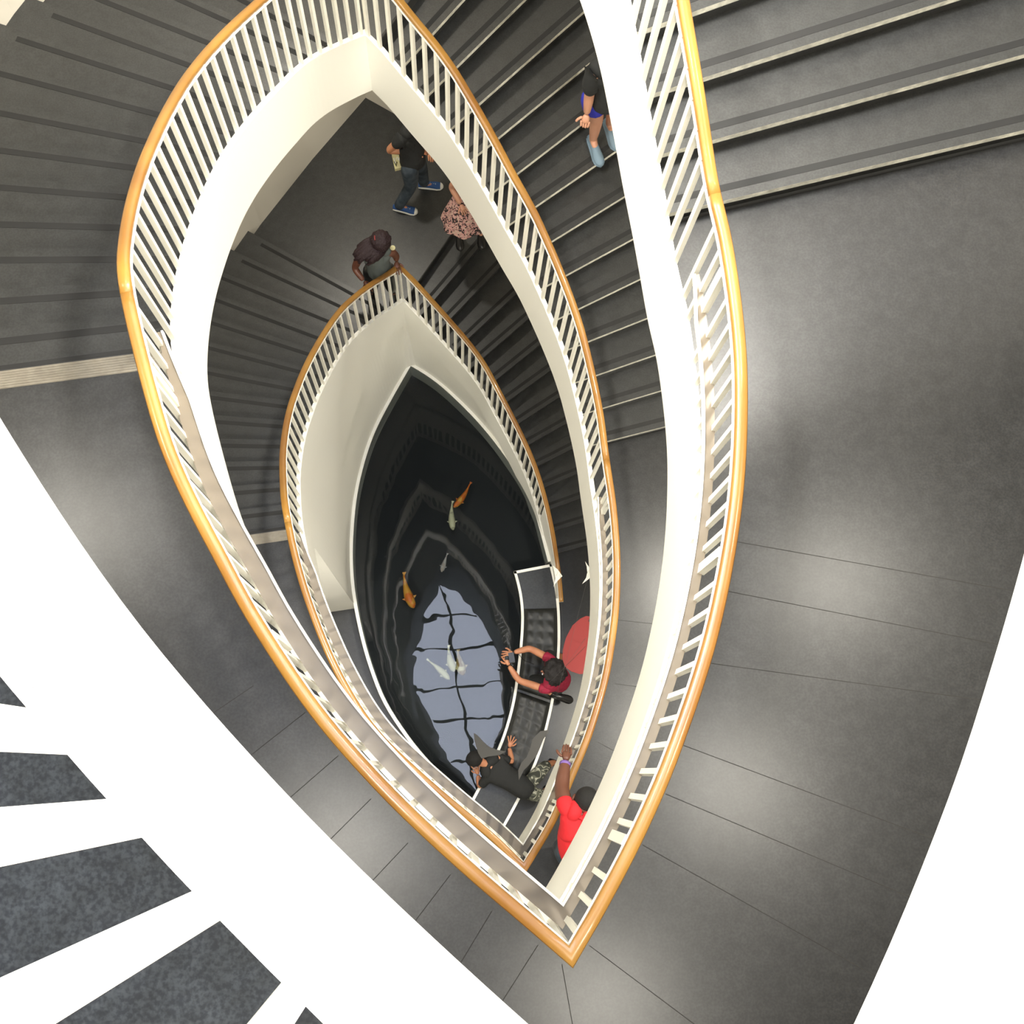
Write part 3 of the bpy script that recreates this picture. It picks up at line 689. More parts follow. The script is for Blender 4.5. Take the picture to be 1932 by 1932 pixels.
# ------------------------------------------------------------------ hanging mobile
root = empty('hanging_mobile', (1.16,1.2,4.7)); tag(root, 'hanging mobile of flat red, cream and dark grey metal leaves above the bench', 'mobile')
def leaf(pts, z, m, lab, tilt=0):
    P_ = [U(px, py, z) for px, py in pts]; c = sum(P_, Vector())/len(P_)
    mb = MB(); mb.prism([(p[0],p[1]) for p in P_], [z+tilt*(p[0]-c[0])-.003 for p in P_], [z+tilt*(p[0]-c[0])+.003 for p in P_])
    o = mb.build('leaf', m, root); o['label'] = lab
    bm = bmesh.new(); bm.from_mesh(o.data); bmesh.ops.triangulate(bm, faces=[f for f in bm.faces if len(f.verts) > 4]); bm.to_mesh(o.data); bm.free()
    return c
cs = []
cs.append(leaf([(1113,1164),(1106,1162),(1095,1167),(1080,1180),(1068,1203),(1062,1225),(1061,1243),(1066,1258),(1078,1267),(1094,1272),(1110,1270),(1125,1255),(1130,1215),(1124,1185),(1116,1178),(1110,1172)], 3.6, M['mob_red'], 'red rounded leaf'))
cs.append(leaf([(1104,1059),(1112,1071),(1119,1083),(1110,1093),(1098,1102),(1106,1090),(1108,1080),(1107,1069)], 3.9, M['mob_white'], 'cream fishtail leaf'))
cs.append(leaf([(1043,1067),(1052,1074),(1061,1087),(1051,1097),(1044,1107),(1048,1092),(1046,1080)], 3.7, M['mob_white'], 'cream fishtail leaf'))
def c8(p): return (860+p[0]/9.66, 1360+p[1]/9.66)
cs.append(leaf([c8(p) for p in ((330,215),(420,285),(500,380),(600,465),(740,525),(920,560),(790,625),(600,650),(470,690),(410,590),(365,450),(335,330))], 2.6, M['mob_grey'], 'dark grey curved leaf'))
cs.append(leaf([c8(p) for p in ((1692,165),(1690,215),(1600,330),(1540,480),(1480,620),(1340,800),(1240,900),(1150,1080),(1135,900),(1200,760),(1290,660),(1345,540),(1400,330),(1540,190))], 2.9, M['mob_grey'], 'long dark grey leaf'))
mb = MB()
hub = Vector((1.05,1.0,4.3)); top = Vector((1.2,1.15,4.85))
mb.tube([top, hub], .0015, 5)
for c in cs: mb.tube([hub, Vector((c[0],c[1],hub.z-.15)), c], .0011, 5)
mb.build('wires', M['mob_grey'], root)

# ------------------------------------------------------------------ people
def skin(name, nodes, edges, m, parent, sub=2, root_i=0):
    me = bpy.data.meshes.new(name+'_s'); me.from_pydata([tuple(p) for p, r in nodes], edges, [])
    o = bpy.data.objects.new(name+'_s', me); C.objects.link(o)
    md = o.modifiers.new('s', 'SKIN'); md.use_smooth_shade = True; md.branch_smoothing = .6
    if not me.skin_vertices: 
        bm = bmesh.new(); bm.from_mesh(me); bm.verts.layers.skin.verify(); bm.to_mesh(me); bm.free()
    for i, (p, r) in enumerate(nodes):
        rr = r if isinstance(r, tuple) else (r, r)
        me.skin_vertices[0].data[i].radius = rr; me.skin_vertices[0].data[i].use_root = (i == root_i)
    sb = o.modifiers.new('b', 'SUBSURF'); sb.levels = sub; sb.render_levels = sub
    bpy.context.view_layer.update()
    dg = bpy.context.evaluated_depsgraph_get(); nm = bpy.data.meshes.new_from_object(o.evaluated_get(dg))
    bpy.data.objects.remove(o); nm.name = name; nm.materials.clear(); nm.materials.append(m)
    return link(name, nm, parent, True)
def chain(nodes, edges, pts, start=None):
    prev = start
    for p in pts:
        nodes.append(p); i = len(nodes)-1
        if prev is not None: edges.append((prev, i))
        prev = i
    return prev
def hand_nodes(wrist, direc, up, size=1., curl=.3, spread=.25, thumb=1):
    """five finger chains rooted in the palm; returns list of chains [(pt,r)...]"""
    d = direc.normalized(); s = d.cross(up).normalized(); u = s.cross(d).normalized()
    palm = wrist+d*.05*size; out = [[(wrist, .024*size), (palm, (.036*size,.018*size)), (wrist+d*.085*size, (.036*size,.015*size))]]
    for k, (so, ln) in enumerate(((-.030,.062),(-.010,.074),(.010,.070),(.030,.054))):
        b = wrist+d*.078*size+s*so*size; dd = (d+s*(so/.03)*spread).normalized()
        p1 = b+dd*ln*.5*size; dd2 = (dd*cos(curl)-u*sin(curl)).normalized(); p2 = p1+dd2*ln*.35*size; dd3 = (dd*cos(curl*2)-u*sin(curl*2)).normalized(); p3 = p2+dd3*ln*.28*size
        out.append([(b-dd*.02*size, .0095*size), (p1, .009*size), (p2, .0085*size), (p3, .0075*size)])
    b = wrist+d*.03*size+s*(-.025*thumb)*size; dd = (d*.6-s*.8*thumb).normalized()
    out.append([(b, .012*size), (b+dd*.04*size, .011*size), (b+dd*.04*size+(d*.85-s*.45*thumb).normalized()*.03*size, .0095*size)])
    return out
def person(J, mats, label, opts=None):
    """J: joint dict -> Vector.  keys: pelvis chest neck head face(direction) shL shR elL elR haL haR hipL hipR knL knR anL anR toL toR"""
    O = dict(sleeve=.5, pants='long', hairlen=0, shirt=True, s=1.0, hand_up=Vector((0,0,1)), shoes='lace', torso=(.15,.105), thigh=.078); O.update(opts or {})
    s = O['s']
    base = Vector((J['pelvis'][0], J['pelvis'][1], O['floor'])); root = empty('person', tuple(base)); tag(root, label, 'person')
    nodes, edges = [], []
    tw, td = O['torso']
    nodes.append((J['pelvis'], ((.085*s,.070*s) if O['shirt'] and mats.get('pants') else (.11*s,.085*s)))); 
    mid = J['pelvis'].lerp(J['chest'], .5)+Vector((0,0,.0))
    c = chain(nodes, edges, [(mid,(tw*.72*s,td*.78*s)), (J['chest'],(tw*(.6 if O['shirt'] else .85)*s,td*(.7 if O['shirt'] else .85)*s))], 0)
    chest = c
    nk = chain(nodes, edges, [(J['neck'], .05*s)], chest)
    hd = J['head']; ax = (hd-J['neck']).normalized()
    chain(nodes, edges, [(hd-ax*.06*s, .068*s), (hd+ax*.01*s, .088*s), (hd+ax*.075*s, .062*s)], nk)
    for sd_ in 'LR':
        sh, el, ha = J['sh'+sd_], J['el'+sd_], J['ha'+sd_]
        aw = s*O.get('arm',1.); a = chain(nodes, edges, [(sh, (.046 if O['sleeve'] else .056)*s), (sh.lerp(el,.5), .047*aw), (el, .041*aw), (el.lerp(ha,.35), .041*aw), (ha, .027*aw)], chest)
        if O.get('hide_legs') != True:
            hp, kn, an = J['hip'+sd_], J['kn'+sd_], J['an'+sd_]
            chain(nodes, edges, [(hp, .085*s), (hp.lerp(kn,.5), O['thigh']*s), (kn, .058*s), (kn.lerp(an,.3), .056*s), (an, .036*s), (an.lerp(J['to'+sd_],.5), (.036*s,.024*s))], 0)
    body = skin('body', nodes, edges, mats['skin'], root)
    # hands joined to the body mesh
    hn, he = [], []
    for sd_ in 'LR':
        el, ha = J['el'+sd_], J['ha'+sd_]
        dr = J.get('hd'+sd_, (ha-el).normalized())
        for ch in hand_nodes(ha, dr, O['hand_up'], s*1.02, O.get('curl',.35), O.get('spread',.25), 1 if sd_ == 'L' else -1):
            chain(hn, he, ch, None)
    parts = [body]
    # each finger chain skinned apart, then merged into the body mesh
    bm = bmesh.new(); bm.from_mesh(body.data)
    comp = []; cur = []
    for i in range(len(hn)):
        cur.append(i)
        if not any(e == (i, i+1) for e in he): comp.append(cur); cur = []
    for cidx in comp:
        nn_ = [hn[i] for i in cidx]; ee = [(k, k+1) for k in range(len(cidx)-1)]
        t = skin('f', nn_, ee, mats['skin'], None, 1); bm.from_mesh(t.data); me_ = t.data; bpy.data.objects.remove(t); bpy.data.meshes.remove(me_)
    # ears, nose
    f = J['face'].normalized(); side = ax.cross(f).normalized(); f = side.cross(ax).normalized()
    def blob(c, rx, ry, rz):
        r = bmesh.ops.create_icosphere(bm, subdivisions=2, radius=1)
        mt = Matrix((side*rx, f*ry, ax*rz)).transposed().to_4x4(); mt.translation = c
        bmesh.ops.transform(bm, matrix=mt, verts=r['verts'])
    blob(hd+f*.088*s-ax*.012*s, .013*s, .022*s, .024*s)
    for q in (1,-1): blob(hd+side*.082*q*s-ax*.01*s, .012*s, .02*s, .032*s)
    blob(hd+f*.05*s-ax*.055*s, .045*s,.035*s,.035*s)
    bm.to_mesh(body.data); bm.free()
    for p in body.data.polygons: p.use_smooth = True
    # eyes, mouth
    mb = MB()
    for q in (1,-1):
        c = hd+f*.079*s+side*.031*q*s+ax*.012*s; mb.tube([c, c+f*.01*s], .011*s, 8)
    mb.build('eyes', M['eye'], root)
    mb = MB(); c = hd+f*.078*s-ax*.048*s; mb.tube([c-side*.022*s, c+f*.008*s, c+side*.022*s], .006*s, 6); mb.build('mouth', M['lip'], root)
    # hair
    me = bpy.data.meshes.new('hair'); bm = bmesh.new(); bmesh.ops.create_icosphere(bm, subdivisions=4, radius=1)
    hs = O.get('hairs', (.100,.112,.108)); amp = O.get('hairamp', .06)
    for v in bm.verts:
        q = v.co.copy(); k = 1+amp*noise.noise(q*4)+amp*.6*noise.noise(q*11)
        # leave the face open
        fr = q.y; 
        y = q.y*hs[1]*k; x = q.x*hs[0]*k; z = q.z*hs[2]*k
        if fr > .25 and q.z < .45: y = min(y, .045+.02*q.z)
        v.co = (hd+ax*.018*s)+side*x*s+f*(y-.012-O.get('hairback',0))*s+ax*z*s
    bm.to_mesh(me); bm.free(); me.materials.append(mats['hair']); link('hair', me, root, True)
    if O['hairlen']:
        nodes, edges = [], []
        for k in range(O.get('locks', 9)):
            a = PI*(.05+.9*k/(O.get('locks', 9)-1)); o_ = side*cos(a)*.075*s-f*sin(a)*.07*s
            st = hd+o_+ax*.0; fall = O.get('fall', Vector((0,0,-1)))
            L = O['hairlen']*(.8+.4*random.random())
            ch = [(st, .035*s), (st+o_*.35+fall*L*.4, .040*s), (st+o_*.5+fall*L*.75+Vector((random.uniform(-.02,.02),random.uniform(-.02,.02),0)), .03*s), (st+o_*.4+fall*L, .012*s)]
            mbx = MB(); mbx.tube([c_[0] for c_ in ch], [c_[1] for c_ in ch], 8); nodes.append(mbx)
        mb = MB()
        for q in nodes: mb.add(q.v, q.f)
        mb.build('hair_locks', mats['hair'], root, True)
    # shirt
    if O['shirt']:
        nodes, edges = [], []
        nodes.append((J['pelvis'].lerp(J['chest'],-.28), (.155*s,.140*s)))
        c = chain(nodes, edges, [(J['pelvis'].lerp(J['chest'],.12), (.16*s,.150*s)), (mid, (tw*1.0*s,td*1.15*s)), (J['chest'], (tw*1.1*s,td*1.18*s))], 0)
        nb_ = chain(nodes, edges, [(J['chest'].lerp(J['neck'],.5), (.115*s,.09*s)), (J['chest'].lerp(J['neck'],.88), (.072*s,.066*s))], c)
        for sd_ in 'LR':
            sh, el = J['sh'+sd_], J['el'+sd_]; t = O['sleeve']
            if t > 0: chain(nodes, edges, [(sh, .073*s), (sh.lerp(el,t*.6), .066*s), (sh.lerp(el,t), .064*s)], c)
            else: chain(nodes, edges, [(J['chest'].lerp(sh,.72), .062*s)], c)
        shirt = skin('shirt', nodes, edges, mats['shirt'], root)
        # shoulder yoke, merged into the shirt so it covers the top of the trunk
        bm = bmesh.new(); bm.from_mesh(shirt.data)
        for sd_ in 'LR':
            t = skin('y', [(J['neck'].lerp(J['chest'],.2), .070*s), (J['neck'].lerp(J['sh'+sd_],.5).lerp(J['chest'],.05), .082*s), (J['sh'+sd_], .076*s)], [(0,1),(1,2)], mats['shirt'], None, 2)
            bm.from_mesh(t.data); me_ = t.data; bpy.data.objects.remove(t); bpy.data.meshes.remove(me_)
            t = skin('y', [(J['sh'+sd_], .066*s), (J['sh'+sd_].lerp(J['chest'],.5).lerp(J['pelvis'],.12), (.09*s,.08*s)), (J['chest'].lerp(J['pelvis'],.3), (tw*.9*s,td*s))], [(0,1),(1,2)], mats['shirt'], None, 2)
            bm.from_mesh(t.data); me_ = t.data; bpy.data.objects.remove(t); bpy.data.meshes.remove(me_)
        bm.to_mesh(shirt.data); bm.free()
        for p in shirt.data.polygons: p.use_smooth = True
    if O.get('hide_legs') != True and mats.get('pants'):
        nodes, edges = [], []; nodes.append((J['pelvis'], (.135*s,.108*s))); chain(nodes, edges, [(J['pelvis'].lerp(J['chest'],.30), (.13*s,.105*s))], 0)
        for sd_ in 'LR':
            hp, kn, an = J['hip'+sd_], J['kn'+sd_], J['an'+sd_]; t = O['pants']
            if t == 'long': chain(nodes, edges, [(hp, .100*s), (hp.lerp(kn,.5), .090*s), (kn, .070*s), (kn.lerp(an,.5), .066*s), (kn.lerp(an,1.08), .064*s)], 0)
            elif t == 'short': chain(nodes, edges, [(hp, .102*s), (hp.lerp(kn,.5), .098*s), (hp.lerp(kn,.95), .092*s)], 0)
            elif t == 'knee': chain(nodes, edges, [(hp, .102*s), (hp.lerp(kn,.5), .096*s), (kn, .080*s), (kn.lerp(an,.35), .075*s)], 0)
            elif t == 'mini': chain(nodes, edges, [(hp, .112*s), (hp.lerp(kn,.55), .112*s)], 0)
        pants_o = skin('trousers' if O['pants'] == 'long' else 'shorts', nodes, edges, mats['pants'], root)
        bm = bmesh.new(); bm.from_mesh(pants_o.data)      # seat and each leg again as clean closed tubes, merged into the garment
        add = [[(J['pelvis'].lerp(J['chest'],.30), (.135*s,.11*s)), (J['pelvis'], (.145*s,.12*s)), ((J['hipL']+J['hipR'])/2-(J['chest']-J['pelvis']).normalized()*.08*s, (.13*s,.11*s))]]
        for sd_ in 'LR':
            hp, kn, an = J['hip'+sd_], J['kn'+sd_], J['an'+sd_]; t = O['pants']; h0 = hp+(hp-kn).normalized()*.07*s
            if t == 'long': add.append([(h0, .106*s), (hp.lerp(kn,.25), .104*s), (hp.lerp(kn,.6), .090*s), (kn, .076*s), (kn.lerp(an,.5), .068*s), (kn.lerp(an,1.08), .064*s)])
            elif t == 'knee': add.append([(h0, .106*s), (hp.lerp(kn,.4), .102*s), (kn, .084*s), (kn.lerp(an,.35), .075*s)])
            else: add.append([(h0, .112*s), (hp.lerp(kn,.3), .112*s), (hp.lerp(kn,.6), .108*s)])
        for ch in add:
            t_ = skin('y', ch, [(k, k+1) for k in range(len(ch)-1)], mats['pants'], None, 2)
            bm.from_mesh(t_.data); me_ = t_.data; bpy.data.objects.remove(t_); bpy.data.meshes.remove(me_)
        bm.to_mesh(pants_o.data); bm.free()
        for p in pants_o.data.polygons: p.use_smooth = True
    if mats.get('shoe') and O.get('hide_legs') != True:
        for sd_ in 'LR': shoe(root, J['an'+sd_], J['to'+sd_], mats['shoe'], O['shoes'], s, O['floor_'+sd_] if 'floor_'+sd_ in O else O['floor'])
    return root
def shoe(root, an, to, m, kind, s, fz):
    d = Vector((to[0]-an[0], to[1]-an[1], 0)).normalized(); n = Vector((-d[1],d[0],0)); h = Vector((an[0],an[1],fz))-d*.065*s
    L = .285*s; prof = [(0,.028,.06),(.04,.034,.085),(.1,.037,.09),(.16,.042,.075),(.21,.047,.055),(.25,.043,.045),(.275,.026,.035),(.285,.008,.02)]
    def loft(sc, z0, zf, nm, mm, x0=0, x1=1.):
        mb = MB(); K = 12; rows = [p for p in prof if x0 <= p[0]/.285 <= x1]
        for (x, w_, hh) in rows:
            for k in range(K):
                a = 2*PI*k/K; zz = (z0+zf(hh)*(.5+.5*sin(a))); ww = w_*sc*cos(a)*(1 if sin(a) < .3 else .85)
                mb.v.append(tuple(h+d*x*s+n*ww*s+Vector((0,0,zz*s))))
        for i in range(len(rows)-1):
            for k in range(K): k2 = (k+1)%K; mb.f.append([i*K+k,i*K+k2,(i+1)*K+k2,(i+1)*K+k]); mb.m.append(0)
        mb.f.append(list(range(K))); mb.f.append([(len(rows)-1)*K+k for k in range(K)]); mb.m += [0,0]
        return mb.build(nm, mm, root, True)
    o = loft(1.0, .012, lambda hh: hh, 'shoe', m)
    def child(x): x.parent = o; x.location = -wloc(o); return x
    child(loft(1.12, 0, lambda hh: .028, 'sole', M['rubber'] if kind == 'lace' else m))
    if kind == 'lace':
        child(loft(1.03, .013, lambda hh: hh*1.03, 'toe_cap', M['rubber'], .78, 1.))
        mb = MB()
        for k in range(5):
            c = h+d*(.115+k*.02)*s+Vector((0,0,(.094-k*.006)*s)); mb.tube([c-n*.022*s-Vector((0,0,.01)), c+Vector((0,0,.004)), c+n*.022*s-Vector((0,0,.01))], .0035*s, 5)
        child(mb.build('laces', M['lace'], root))
def stand(J, floor, pelv, face, spread=.1, s=1):
    """fill in default legs under a pelvis"""
    f = Vector((face[0],face[1],0)).normalized(); sdv = Vector((-f[1],f[0],0))
    for q, k in (('L',1),('R',-1)):
        hp = pelv+sdv*.09*k*s; J['hip'+q] = hp
        an = Vector((hp[0],hp[1],floor+.085))+sdv*spread*.4*k; J['an'+q] = an; J['kn'+q] = (hp+an)/2+f*.03; J['to'+q] = an+f*.17*s+Vector((0,0,-.05))
V = Vector
# 1 man in the red shirt leaning over the landing railing
fz = Z[2]
J = dict(pelvis=U(1098,1612,fz+1.0), chest=U(1090,1556,fz+1.27), neck=U(1096,1532,fz+1.30), head=U(1104,1513,fz+1.30))
J['face'] = V((.1,.3,-1)); J['shL'] = U(1068,1526,fz+1.32); J['shR'] = U(1124,1552,fz+1.30)
J['elL'] = U(1059,1488,fz+1.16); J['haL'] = U(1067,1436,fz+1.03); J['hdL'] = (U(1071,1404,fz+.93)-J['haL']).normalized()
J['elR'] = U(1150,1540,fz+1.10); J['haR'] = U(1142,1515,fz+1.0)
stand(J, fz, J['pelvis'], V((0,1,0)))
for q in 'LR':
    for k in ('an','to'): J[k+q] = J[k+q]+V((.10,-.05,0))
man = person(J, dict(skin=M['skind'], hair=M['hairblk'], shirt=M['red'], pants=M['jeans'], shoe=M['device']), 'man in bright red t-shirt leaning his arm over the inner landing railing',
  dict(floor=fz, sleeve=.42, hand_up=V((0,0,1)), hairs=(.080,.090,.086), hairamp=.02, shoes='slip', torso=(.225,.16), curl=.3, spread=-.12, s=1.12, arm=1.3))
mb = MB(); a, b = J['elL'], J['haL']; d = (b-a).normalized(); c = b-d*.03; mb.tube([c-d*.012, c+d*.012], .044, 14); wb = mb.build('wristband', M['purple'], man, True)
mb = MB(); c2 = c+V((0,0,.036)); mb.box(c2, .028, .018, .004, 0); mb.build('band_tag', M['rubber'], wb)
# 2 woman in maroon photographing from the bench
B = .47
J = dict(pelvis=U(1056,1284,.62), chest=U(1047,1272,1.0), neck=U(1040,1268,1.14), head=U(1038,1267,1.25))
J['face'] = V((-1,.05,-.35)); J['shR'] = U(1038,1243,1.05); J['shL'] = U(1034,1302,1.05)
J['elR'] = U(999,1223,.92); J['haR'] = U(969,1231,.98); J['hdR'] = V((-1,-.25,.0))
J['elL'] = U(979,1284,.90); J['haL'] = U(960,1256,.96); J['hdL'] = V((-.35,1,.0))
J['hipR'] = U(1056,1270,.60); J['knR'] = U(1015,1250,.56); J['anR'] = U(1005,1245,.12); J['toR'] = U(990,1247,.06)
J['hipL'] = U(1055,1296,.58); J['knL'] = U(1000,1280,.60); J['anL'] = U(1048,1312,.53); J['toL'] = U(1066,1318,.50)
J['knR'] = U(1030,1236,.50); J['anR'] = U(1068,1240,.10); J['toR'] = U(1080,1248,.05)
wom = person(J, dict(skin=M['skin'], hair=M['hair'], shirt=M['maroon'], pants=M['blackcloth'], shoe=M['device']), 'woman in maroon top seated on the bench, holding up a camera in both hands',
  dict(floor=0., floor_L=.49, sleeve=.30, hairlen=.16, locks=11, pants='knee', hairs=(.150,.140,.130), hairamp=.25, hairback=.035, s=1.1, shoes='slip', torso=(.18,.14), curl=.7, spread=.3, fall=V((.35,-.25,-.8)), thigh=.075))
cm = empty('camera_device', tuple(U(964,1241,.97))); tag(cm, 'small black camera held out over the pool by the woman in maroon', 'camera')
c = U(965,1241,.97); mb = MB(); mb.box(c, .07, .125, .075, .15); mb.build('camera_body', M['device'], cm)
mb = MB(); mb.tube([c+V((-.03,0,0)), c+V((-.08,0,-.01))], .03, 14); mb.build('lens', M['glass'], cm, True)
mb = MB(); mb.tube([c+V((.03,.06,0)), c+V((.08,.07,-.05)), c+V((.16,-.02,-.12)), c+V((.28,-.08,.02))], .004, 5); mb.build('strap', M['device'], cm)
# 3 boy in black lying over the bench edge
J = dict(pelvis=U(990,1488,.56), chest=U(934,1450,.68), neck=U(913,1440,.74), head=U(897,1433,.76))
J['face'] = V((-.8,.2,-.75)); J['shR'] = U(942,1428,.70); J['shL'] = U(920,1468,.66)
J['elR'] = U(966,1438,.62); J['haR'] = U(961,1411,.52); J['hdR'] = V((.30,1,0.))
J['elL'] = U(905,1484,.50); J['haL'] = U(902,1462,.46); J['hdL'] = V((-.2,.8,-.3))
J['hipR'] = U(1000,1476,.55); J['knR'] = U(1028,1446,.42); J['anR'] = U(1045,1438,.12); J['toR'] = U(1055,1442,.06)
J['hipL'] = U(1000,1496,.55); J['knL'] = U(1022,1502,.42); J['anL'] = U(1036,1485,.12); J['toL'] = U(1046,1480,.06)
boy = person(J, dict(skin=M['skin'], hair=M['hairblk'], shirt=M['blackcloth'], pants=M['camo'], shoe=M['device']), 'boy in black t-shirt and camouflage shorts leaning over the bench to look into the pool',
  dict(floor=0., sleeve=.85, hairs=(.102,.112,.106), hairamp=.03, arm=1.0, pants='knee', shoes='slip', curl=.05, spread=.5, torso=(.175,.115), s=.98))
# 4 woman leaning on the tip of the half-landing railing
fz = Z[1.5]
J = dict(pelvis=U(716,508,fz+.90), chest=U(708,482,fz+1.22), neck=U(712,466,fz+1.36), head=U(718,455,fz+1.47))
J['face'] = V((.45,.9,.1)); J['shR'] = U(681,478,fz+1.25); J['shL'] = U(737,474,fz+1.25)
J['elR'] = U(669,506,fz+1.04); J['haR'] = U(686,530,fz+.99); J['hdR'] = V((.8,-.7,-.1))
J['elL'] = U(747,482,fz+1.08); J['haL'] = U(748,492,fz+.98); J['hdL'] = V((.1,-1,-.15))
stand(J, fz, J['pelvis']+V((0,0,0)), V((0,-1,0)))
for q in 'LR':
    for k in ('an','to'): J[k+q] = J[k+q]+V((-.02,.12,0))
wl = person(J, dict(skin=M['skind'], hair=M['hairred'], shirt=M['grey'], pants=M['device'], shoe=M['device']), 'woman with wine coloured hair in grey top, hands on the tip of the lower railing',
  dict(floor=fz, sleeve=0, hairlen=.24, locks=11, hairs=(.115,.120,.112), hairamp=.12, shoes='slip', torso=(.16,.12), fall=V((-.75,-.55,-.35)), curl=.5))
mb = MB(); c = U(707,449,fz+1.60); mb.box(c, .012, .05, .01, .1); h = mb.build('hair_clip', M['mob_red'], wl)
mb = MB(); c = U(741,468,fz+1.36); mb.tube([c, c+V((0,0,.01))], .028, 12); mb.build('earring', M['bag'], wl)
# 5 man in jeans and blue canvas shoes
fz = Z[1.5]
a1, t1 = U(752,389,fz+.08), U(790,400,fz+.03); a2, t2 = U(800,346,fz+.08), U(836,351,fz+.03)
J = dict(anL=a2, toL=t2, anR=a1, toR=t1); pc = (a1+a2)/2; pc.z = fz+.93; pc += V((-.02,.05,0))
J['pelvis'] = U(778,302,fz+.95); J['chest'] = U(774,252,fz+1.32); J['neck'] = U(782,226,fz+1.50); J['head'] = U(790,210,fz+1.64)
J['face'] = V((1,-.1,-.2)); J['shL'] = U(790,236,fz+1.42); J['shR'] = U(760,262,fz+1.42)
J['elR'] = U(732,284,fz+1.14); J['haR'] = U(783,285,fz+1.10); J['elL'] = U(810,262,fz+1.15); J['haL'] = U(812,280,fz+1.1)
J['hipL'] = J['pelvis']+V((.03,.09,0)); J['hipR'] = J['pelvis']+V((-.03,-.09,0)); J['knL'] = U(795,318,fz+.52); J['knR'] = U(776,350,fz+.52)
m5 = person(J, dict(skin=M['skin'], hair=M['hair'], shirt=M['blackcloth'], pants=M['jeans'], shoe=M['shoeblue']), 'man in black t-shirt, dark jeans and blue canvas shoes on the half landing',
  dict(floor=fz, sleeve=.55, torso=(.17,.125), curl=.8, spread=0, s=1.06))
bg = empty('paper_bag', tuple(U(752,306,fz+.85))); tag(bg, 'pale yellow printed paper bag tucked under the arm of the man in jeans', 'bag')
A = [U(739,291,fz+1.06), U(764,293,fz+1.06), U(757,316,fz+.92), U(745,319,fz+.92)]
mb = MB(); mb.add([*A, *[p-V((0,0,.05)) for p in A]], [[0,1,2,3],[7,6,5,4],[0,4,5,1],[1,5,6,2],[2,6,7,3],[3,7,4,0]]); mb.build('pouch', M['bag'], bg)
def q8(u, v): return A[0].lerp(A[1], u).lerp(A[3].lerp(A[2], u), v)+V((0,0,.004))
mb = MB()
def mark(pts, m=0):
    mb.tube([q8(*p) for p in pts], .007, 5, m)
mark([(.2,.62),(.12,.25),(.3,.35),(.42,.15),(.52,.38)]); mark([(.85,.15),(.62,.18),(.6,.4),(.8,.5)])
mb.build('white_print', M['rubber'], bg); mb = MB(); mark([(.1,.5),(.28,.85),(.36,.55)]); mb.build('dark_print', M['ink'], bg)
# 6 woman in a floral skirt at the top of the lowest flight
J = dict(pelvis=U(888,372,fz+.92), chest=U(905,335,fz+1.25), neck=U(912,318,fz+1.42), head=U(918,305,fz+1.55))
J['face'] = V((.2,-1,-.3)); J['shR'] = U(872,330,fz+1.36); J['shL'] = U(930,345,fz+1.36)
J['elR'] = U(851,352,fz+1.10); J['haR'] = U(869,385,fz+.98); J['elL'] = U(935,360,fz+1.1); J['haL'] = U(930,385,fz+1.0)
stand(J, fz, J['pelvis'], V((.1,-1,0)))
w6 = person(J, dict(skin=M['skinw'], hair=M['hair'], shirt=M['floral'], shoe=M['device']), 'woman in pink and black floral dress half hidden by the white stringer',
  dict(floor=fz, sleeve=.1, shoes='slip', curl=1.))
mb = MB(); K = 40; tp = J['pelvis']; rows = []
for (dz, rx, dx, dy) in ((.22,.13,.02,.03),(.06,.16,0,0),(-.06,.20,-.02,-.04),(-.20,.235,-.05,-.09),(-.32,.26,-.07,-.13)):
    for k in range(K):
        a = 2*PI*k/K; r = rx*(1+.07*sin(a*7)*(1 if dz < 0 else .2)); mb.v.append((tp[0]+dx+r*cos(a), tp[1]+dy+r*.85*sin(a), tp[2]+dz))
for i in range(4):
    for k in range(K): k2 = (k+1)%K; mb.f.append([i*K+k,i*K+k2,(i+1)*K+k2,(i+1)*K+k]); mb.m.append(0)
mb.f.append(list(range(K))); mb.m.append(0)
mb.build('skirt', M['floral'], w6, True)
# 7 person on the stairs in blue shorts
fz = Z[2]+.1607*8; f2 = Z[2]+.1607*9
J = dict(anL=U(1119,263,fz+.09), toL=U(1130,300,fz+.04)); J['anR'] = U(1150,232,f2+.09); J['toR'] = U(1160,268,f2+.04)
J['pelvis'] = U(1142,182,fz+.95); J['chest'] = U(1140,135,fz+1.32); J['neck'] = U(1146,110,fz+1.5); J['head'] = U(1150,96,fz+1.64)
J['face'] = V((0,-1,-.3)); J['shL'] = U(1172,120,fz+1.42); J['shR'] = U(1117,140,fz+1.42)
J['elR'] = U(1112,178,fz+1.12); J['haR'] = U(1107,214,fz+.90); J['hdR'] = V((-.1,-.6,-1)); J['elL'] = U(1185,165,fz+1.1); J['haL'] = U(1180,200,fz+.9)
J['hipR'] = J['pelvis']+V((-.09,0,0)); J['hipL'] = J['pelvis']+V((.09,.0,0)); 
J['anR'], J['anL'] = J['anL'], J['anR']; J['toR'], J['toL'] = J['toL'], J['toR']
J['knR'] = U(1126,222,fz+.52); J['knL'] = U(1158,215,fz+.60)
w7 = person(J, dict(skin=M['skinw'], hair=M['hair'], shirt=M['blackcloth'], pants=M['blue'], shoe=M['slip']), 'person in black top, blue shorts and grey slip-on shoes descending the middle flight',
  dict(floor=fz, floor_L=f2, sleeve=.9, pants='mini', shoes='slip', curl=1.5, spread=-.15))

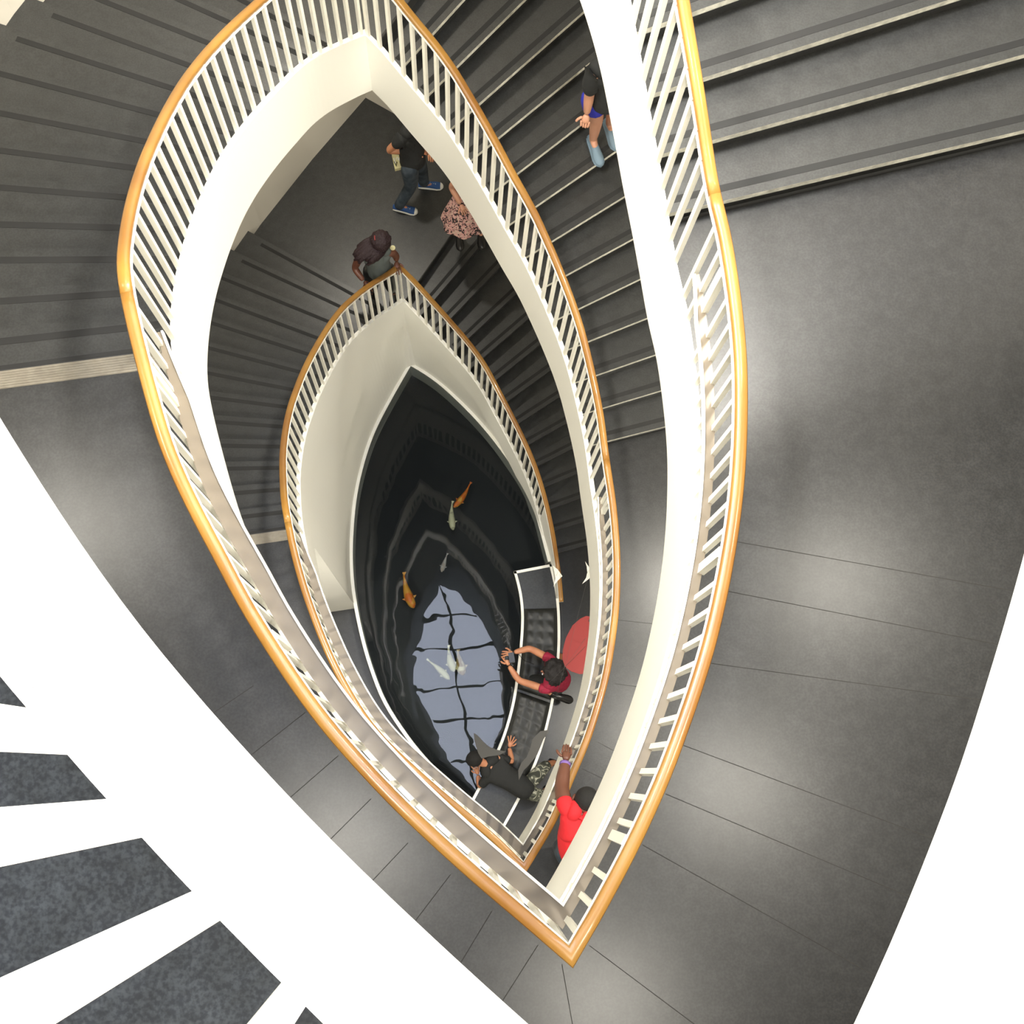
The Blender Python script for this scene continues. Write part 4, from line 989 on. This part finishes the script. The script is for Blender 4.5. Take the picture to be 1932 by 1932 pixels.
# ------------------------------------------------------------------ light
def area(loc, size, power, col=(1,.93,.80), tgt=None, shape='DISK'):
    l = bpy.data.lights.new('lamp', 'AREA'); l.shape = shape; l.size = size; l.energy = power; l.color = col
    o = bpy.data.objects.new('lamp', l); o.location = loc; C.objects.link(o)
    if tgt is not None:
        d = Vector(tgt)-Vector(loc); o.rotation_euler = d.to_track_quat('-Z','Y').to_euler()
    return o
WARM = (1,.94,.82)
# ceiling spots over the top floor, aimed into the well
def spot(loc, tgt, p, deg=44):
    l = bpy.data.lights.new('lamp', 'SPOT'); l.energy = p; l.color = WARM; l.spot_size = math.radians(deg); l.spot_blend = .7; l.shadow_soft_size = .6
    o = bpy.data.objects.new('lamp', l); o.location = loc; C.objects.link(o)
    o.rotation_euler = (Vector(tgt)-Vector(loc)).to_track_quat('-Z','Y').to_euler()
for loc, tgt, p in (((2.5,1.0,18.1),(-1.4,2.4,10),5200),((-2.4,1.4,18.1),(1.2,2.0,10),5200),((2.4,4.0,18.1),(-1.2,3.0,9),3800),((-3.0,4.9,18.1),(1.0,1.4,9),4600),((.8,-1.9,18.1),(-.5,4.5,8.5),5200),((3.6,2.4,18.1),(3.0,4.2,10.5),1000),((-3.4,3.6,18.1),(-2.8,3.6,9),2000)): spot(loc, tgt, p)
area((2.6,3.4,18.0), 1.0, 900, (1,.98,.95), (-.6,.0,13.5))  # two added fill lights, put in to whiten the nearest slab edge
area((-2.7,2.6,18.0), 1.0, 900, (1,.98,.95), (1.0,.3,13.5))
# downlights under the slabs: L4 slab lights the floor of L3 and so on
def down(px, py, lv, h, p, size=.22):
    X = U(px, py, Z[lv]); k = (CZ-Z[lv]+h)/(CZ-Z[lv]); area((X[0]*k, X[1]*k, Z[lv]+h), size, p*1.8, WARM)
for px, py in ((1560,1100),(1370,1480),(640,1600),(1130,1890),(150,1000)): down(px, py, 3, 3.93, 38, .5)
for x, y in ((2.6,.4),(2.9,2.2),(-2.6,.6),(0,-2.6)): area((x,y,Z[3]-.56), .25, 130, WARM)
for x, y in ((2.6,.8),(-2.7,.4),(.4,-2.4)): area((x,y,Z[2]-.56), .25, 130, WARM)
# stair lights on the high outer walls / soffits of half landings
area((-1.2,7.0,Z[2.5]-.5), .25, 80, WARM); area((-1.2,6.9,Z[3.5]-.5), .25, 120, WARM); area((-1.2,6.9,17.9), .4, 250, WARM)
area((-2.6,4.2,13.2), .2, 30, WARM)
X = U(110,34,8.45); k = (CZ-8.45+3)/(CZ-8.45); area((X[0]*k, X[1]*k, 11.45), .15, 40, WARM)
X = U(505,455,Z[1.5]); k = (CZ-Z[1.5]+2.6)/(CZ-Z[1.5]); area((X[0]*k, X[1]*k, Z[1.5]+2.6), .12, 25, WARM)
w_ = bpy.data.worlds.new('world'); bpy.context.scene.world = w_; w_.use_nodes = True
w_.node_tree.nodes['Background'].inputs[0].default_value = (1,.97,.9,1); w_.node_tree.nodes['Background'].inputs[1].default_value = .3
vs = bpy.context.scene.view_settings; vs.view_transform = 'Standard'; vs.look = 'None'; vs.gamma = 1; vs.exposure = 0; vs.use_curve_mapping = False
